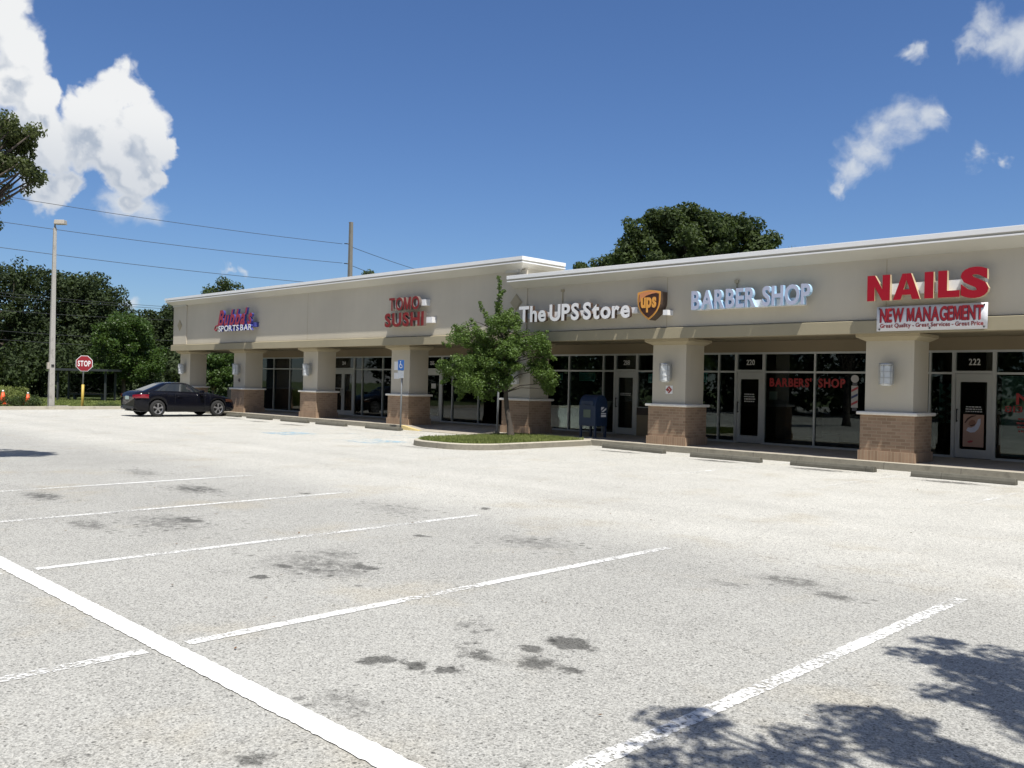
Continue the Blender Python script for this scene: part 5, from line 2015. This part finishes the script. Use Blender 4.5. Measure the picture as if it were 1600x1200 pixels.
        q.build('mirror', M_PAINT, car, local=True, bevel=.02)
        q = MB()
        q.tube([(sx * .905, -.52, .80), (sx * .925, -.50, .805), (sx * .925, -.34, .805), (sx * .905, -.32, .80)], .012, 6)
        q.build('door_handle', M_PAINT, car, local=True)
        q = MB()
        for (y0_, y1_) in ((-.62, -.612), (.70, .708)):
            q.box(min(sx * .886, sx * .905), y0_, .26, max(sx * .886, sx * .905), y1_, .90)
        q.build('door_gap', M_BLACK, car, local=True)
    q = MB(); q.box(-.16, -2.252, .66, .16, -2.24, .79); q.build('licence_plate', mat('plate_green_white', (.35, .45, .42), .5, .2, 30), car, local=True)
    q = MB(); q.box(-.62, -2.24, .30, .62, -2.20, .40); q.build('rear_valance', M_BLACK, car, local=True)
    q = MB(); q.tube([(-.45, -2.26, .30), (-.45, -2.1, .30)], .035, 10); q.build('exhaust', M_RIM, car, local=True)
    return car


the_car = make_car()
the_car.location = (-35.87, 16.53, 0)
the_car.scale = (1.0, .962, 1.035)

# ================================================================== WEST SIDE OBJECTS
def bush(loc, rx, ry, h, n, label, size=.09, m=M_HEDGE, cat='hedge', name='hedge', flat_=False):
    o = thing(name, label, cat, loc)
    Cs, Rs, Ns = [], [], []
    for i in range(n):
        if flat_:
            a_, b_ = rng.uniform(-1, 1), rng.uniform(-1, 1)
            z = rng.uniform(.1, h)
        else:
            d = rng.normal(0, 1, 3); d /= np.linalg.norm(d); d *= rng.uniform(.4, 1)
            a_, b_, z = d[0], d[1], h * .5 + d[2] * h * .45
        Cs.append((a_ * rx, b_ * ry, z)); Rs.append(rng.uniform(.12, .22)); Ns.append(60)
    P, A, B = leafball(Cs, Rs, Ns, size)
    P[:, 2] = np.maximum(P[:, 2], .03)
    quads_mesh('foliage', P, A, B, m, o)
    q = MB()
    for i in range(9):
        t = Cs[random.randrange(len(Cs))]
        q.tube([(t[0] * .6, t[1] * .6, -.02), t], [.02, .008], 5)
    q.build('stem', M_BARKD, o, local=True)
    return o


bush((-44.1, 11.0, .05), .5, 2.7, .46, 230, 'low clipped dark green hedge along the left kerb', .07, M_HEDGE, flat_=True)
bush(place(14, 44.6), 1.1, 1.0, 1.05, 150, 'rounded bright green bush behind the low hedge', .08, M_GRASS, 'bush', 'bush')
for i in range(7):
    yy = 16.5 + i * .62
    bush((-44.15 + random.uniform(-.1, .1), yy, 0), .2, .3, .26, 8, 'low dark groundcover clump in the strip right of the stop sign', .06, M_HEDGE, 'plant', 'groundcover_clump')['group'] = 'groundcover clumps in the strip'
M_CONE = mat('orange_plastic', (.75, .11, .03), .5, .1, 5)


def cone(x, y, z, s, label):
    o = thing('traffic_cone', label, 'traffic cone', (x, y, z))
    q = MB(); q.box(-.2 * s, -.2 * s, 0, .2 * s, .2 * s, .05 * s); q.build('base', M_CONE, o, local=True)
    q = MB(); q.lathe([(.17 * s, .05 * s), (.06 * s, .60 * s)], n=16); q.build('cone', M_CONE, o, local=True)
    q = MB(); q.lathe([(.05 * s, .601 * s), (.04 * s, .70 * s)], n=16); q.build('white_band', M_SIGNW, o, local=True)


cone(*place(44, 42.8)[:2], .12, .85, 'orange traffic cone with white band beside the light pole')
cone(*place(5, 42.4)[:2], .14, .95, 'orange traffic cone at the left picture edge behind the hedge')

# bus shelter in the shade under the trees
p0 = G0 = np.array(place(88, 53)); p1 = np.array(place(166, 53))
bs = thing('bus_shelter', 'dark bus shelter with flat roof and glass sides under the trees', 'shelter', tuple((p0 + p1) / 2))
dv = (p1 - p0); Ln = float(np.linalg.norm(dv[:2])); ax = dv / Ln; nrm = np.array([-ax[1], ax[0], 0])
def bxo(mb, a0, a1, n0, n1, z0, z1):
    c = [(a0, n0), (a1, n0), (a1, n1), (a0, n1)]
    P_ = [p0 + ax * a_ + nrm * b_ for a_, b_ in c]
    mb.add([(p[0], p[1], z0) for p in P_] + [(p[0], p[1], z1) for p in P_], [(0, 3, 2, 1), (4, 5, 6, 7), (0, 1, 5, 4), (1, 2, 6, 5), (2, 3, 7, 6), (3, 0, 4, 7)])
M_SHEL = mat('dark_shelter_metal', (.035, .04, .042), .5, .1, 4)
q = MB(); bxo(q, -.2, Ln + .2, -.3, 1.6, 1.85, 1.98); q.build('roof', M_SHEL, bs)
for a_ in (.02, Ln - .12):
    for b_ in (0, 1.3):
        q = MB(); bxo(q, a_, a_ + .1, b_, b_ + .1, 0, 1.85); q.build('post', M_SHEL, bs)
q = MB(); bxo(q, .15, Ln - .15, 1.33, 1.36, .25, 1.7); q.build('rear_panel', glass_mat('shelter_glass', (.25, .28, .28)), bs)
q = MB(); bxo(q, .4, Ln - .4, .8, 1.15, .42, .48); bxo(q, .6, .7, .85, 1.1, 0, .42); bxo(q, Ln - .7, Ln - .6, .85, 1.1, 0, .42); q.build('bench', M_SHEL, bs)

# distant bank canopy building
bp0 = np.array(place(238, 86)); bp1 = np.array(place(300, 86))
bk = thing('canopy_building', 'distant cream canopy building with dark opening left of the shops end', 'building', tuple((bp0 + bp1) / 2))
p0 = bp0; dv = bp1 - bp0; Ln = float(np.linalg.norm(dv[:2])); ax = dv / Ln; nrm = np.array([-ax[1], ax[0], 0])
q = MB(); bxo(q, -.2, Ln + .2, -.3, 6, 2.15, 2.95); q.build('fascia', M_WALL, bk)
q = MB(); bxo(q, -.3, Ln + .3, -.4, 6.1, 2.95, 3.08); q.build('roof_edge', M_DKBROWN, bk)
for a_ in (.1, Ln * .55, Ln - .5):
    q = MB(); bxo(q, a_, a_ + .4, 0, .4, 0, 2.15); q.build('post', M_WALL, bk)
q = MB(); bxo(q, 0, Ln, 4, 4.2, 0, 2.15); q.build('rear_wall', M_DARK, bk)
q = MB(); bxo(q, 1.2, 2.7, -.36, -.31, 1.95, 2.2); q.build('clearance_bar', M_BLACK, bk)

# dark patio railing beyond the left end of the shops
rl = thing('patio_railing', 'low black metal railing beyond the corner pillar at the left end', 'railing', (-45.6, 25.0, 0))
for x in (-48.0, -46.8, -45.6, -44.4, -43.2):
    q = MB(); q.box(x - .03, 24.97, 0, x + .03, 25.03, 1.1); q.build('post', M_BLACK, rl)
q = MB(); q.box(-48.0, 24.98, 1.06, -43.2, 25.02, 1.11); q.box(-48.0, 24.98, .12, -43.2, 25.02, .17); q.build('rail', M_BLACK, rl)
q = MB(); q.box(-47.95, 24.99, .2, -43.25, 25.01, 1.02); q.build('panel', mat('dark_mesh_panel', (.02, .022, .022), .8), rl)

# fan palm tips behind the roof, right of the oak
pp = thing('fan_palm', 'palm frond tips just clearing the roof right of the oak', 'palm', place(1236, 46))
z0 = float(atd(1236, 392, 46)[2])
q = MB(); q.tube([(0, 0, -.1), (.05, 0, z0 * .5), (0, 0, z0 - .2)], [.2, .15, .13], 8); q.build('trunk', M_BARKD, pp, local=True)
Pp, Aa, Bb = [], [], []
for i in range(220):
    d = rng.normal(0, 1, 3); d[2] = abs(d[2]) * .6; d /= np.linalg.norm(d)
    l_ = rng.uniform(.35, .6)
    b_ = np.cross(d, rng.normal(0, 1, 3)); b_ /= np.linalg.norm(b_)
    Pp.append(np.array([0, 0, z0 - .2]) + d * l_ * .5); Aa.append(d * l_ * .5); Bb.append(b_ * .02)
quads_mesh('crown', np.array(Pp), np.array(Aa), np.array(Bb), M_LEAF_OAK, pp)

scn.cycles.max_bounces = 8
scn.cycles.transparent_max_bounces = 16

# fallen leaves and grit on the near bays
N = 190
X = rng.uniform(-14, 1, N); Y = rng.uniform(0.5, 17, N)
an = rng.uniform(0, 6.28, N)
sz_ = rng.uniform(.008, .024, N)[:, None]
A = np.stack([np.cos(an), np.sin(an), rng.normal(0, .15, N)], 1) * sz_
B = np.stack([-np.sin(an), np.cos(an), rng.normal(0, .15, N)], 1) * sz_ * .45
kind(quads_mesh('leaf_litter', np.stack([X, Y, np.full(N, .012)], 1), A, B, leaf_mat('dry_leaf', (0.05, 0.035, 0.02), (0.20, 0.10, 0.045), 0.1, 0.8)), 'stuff')
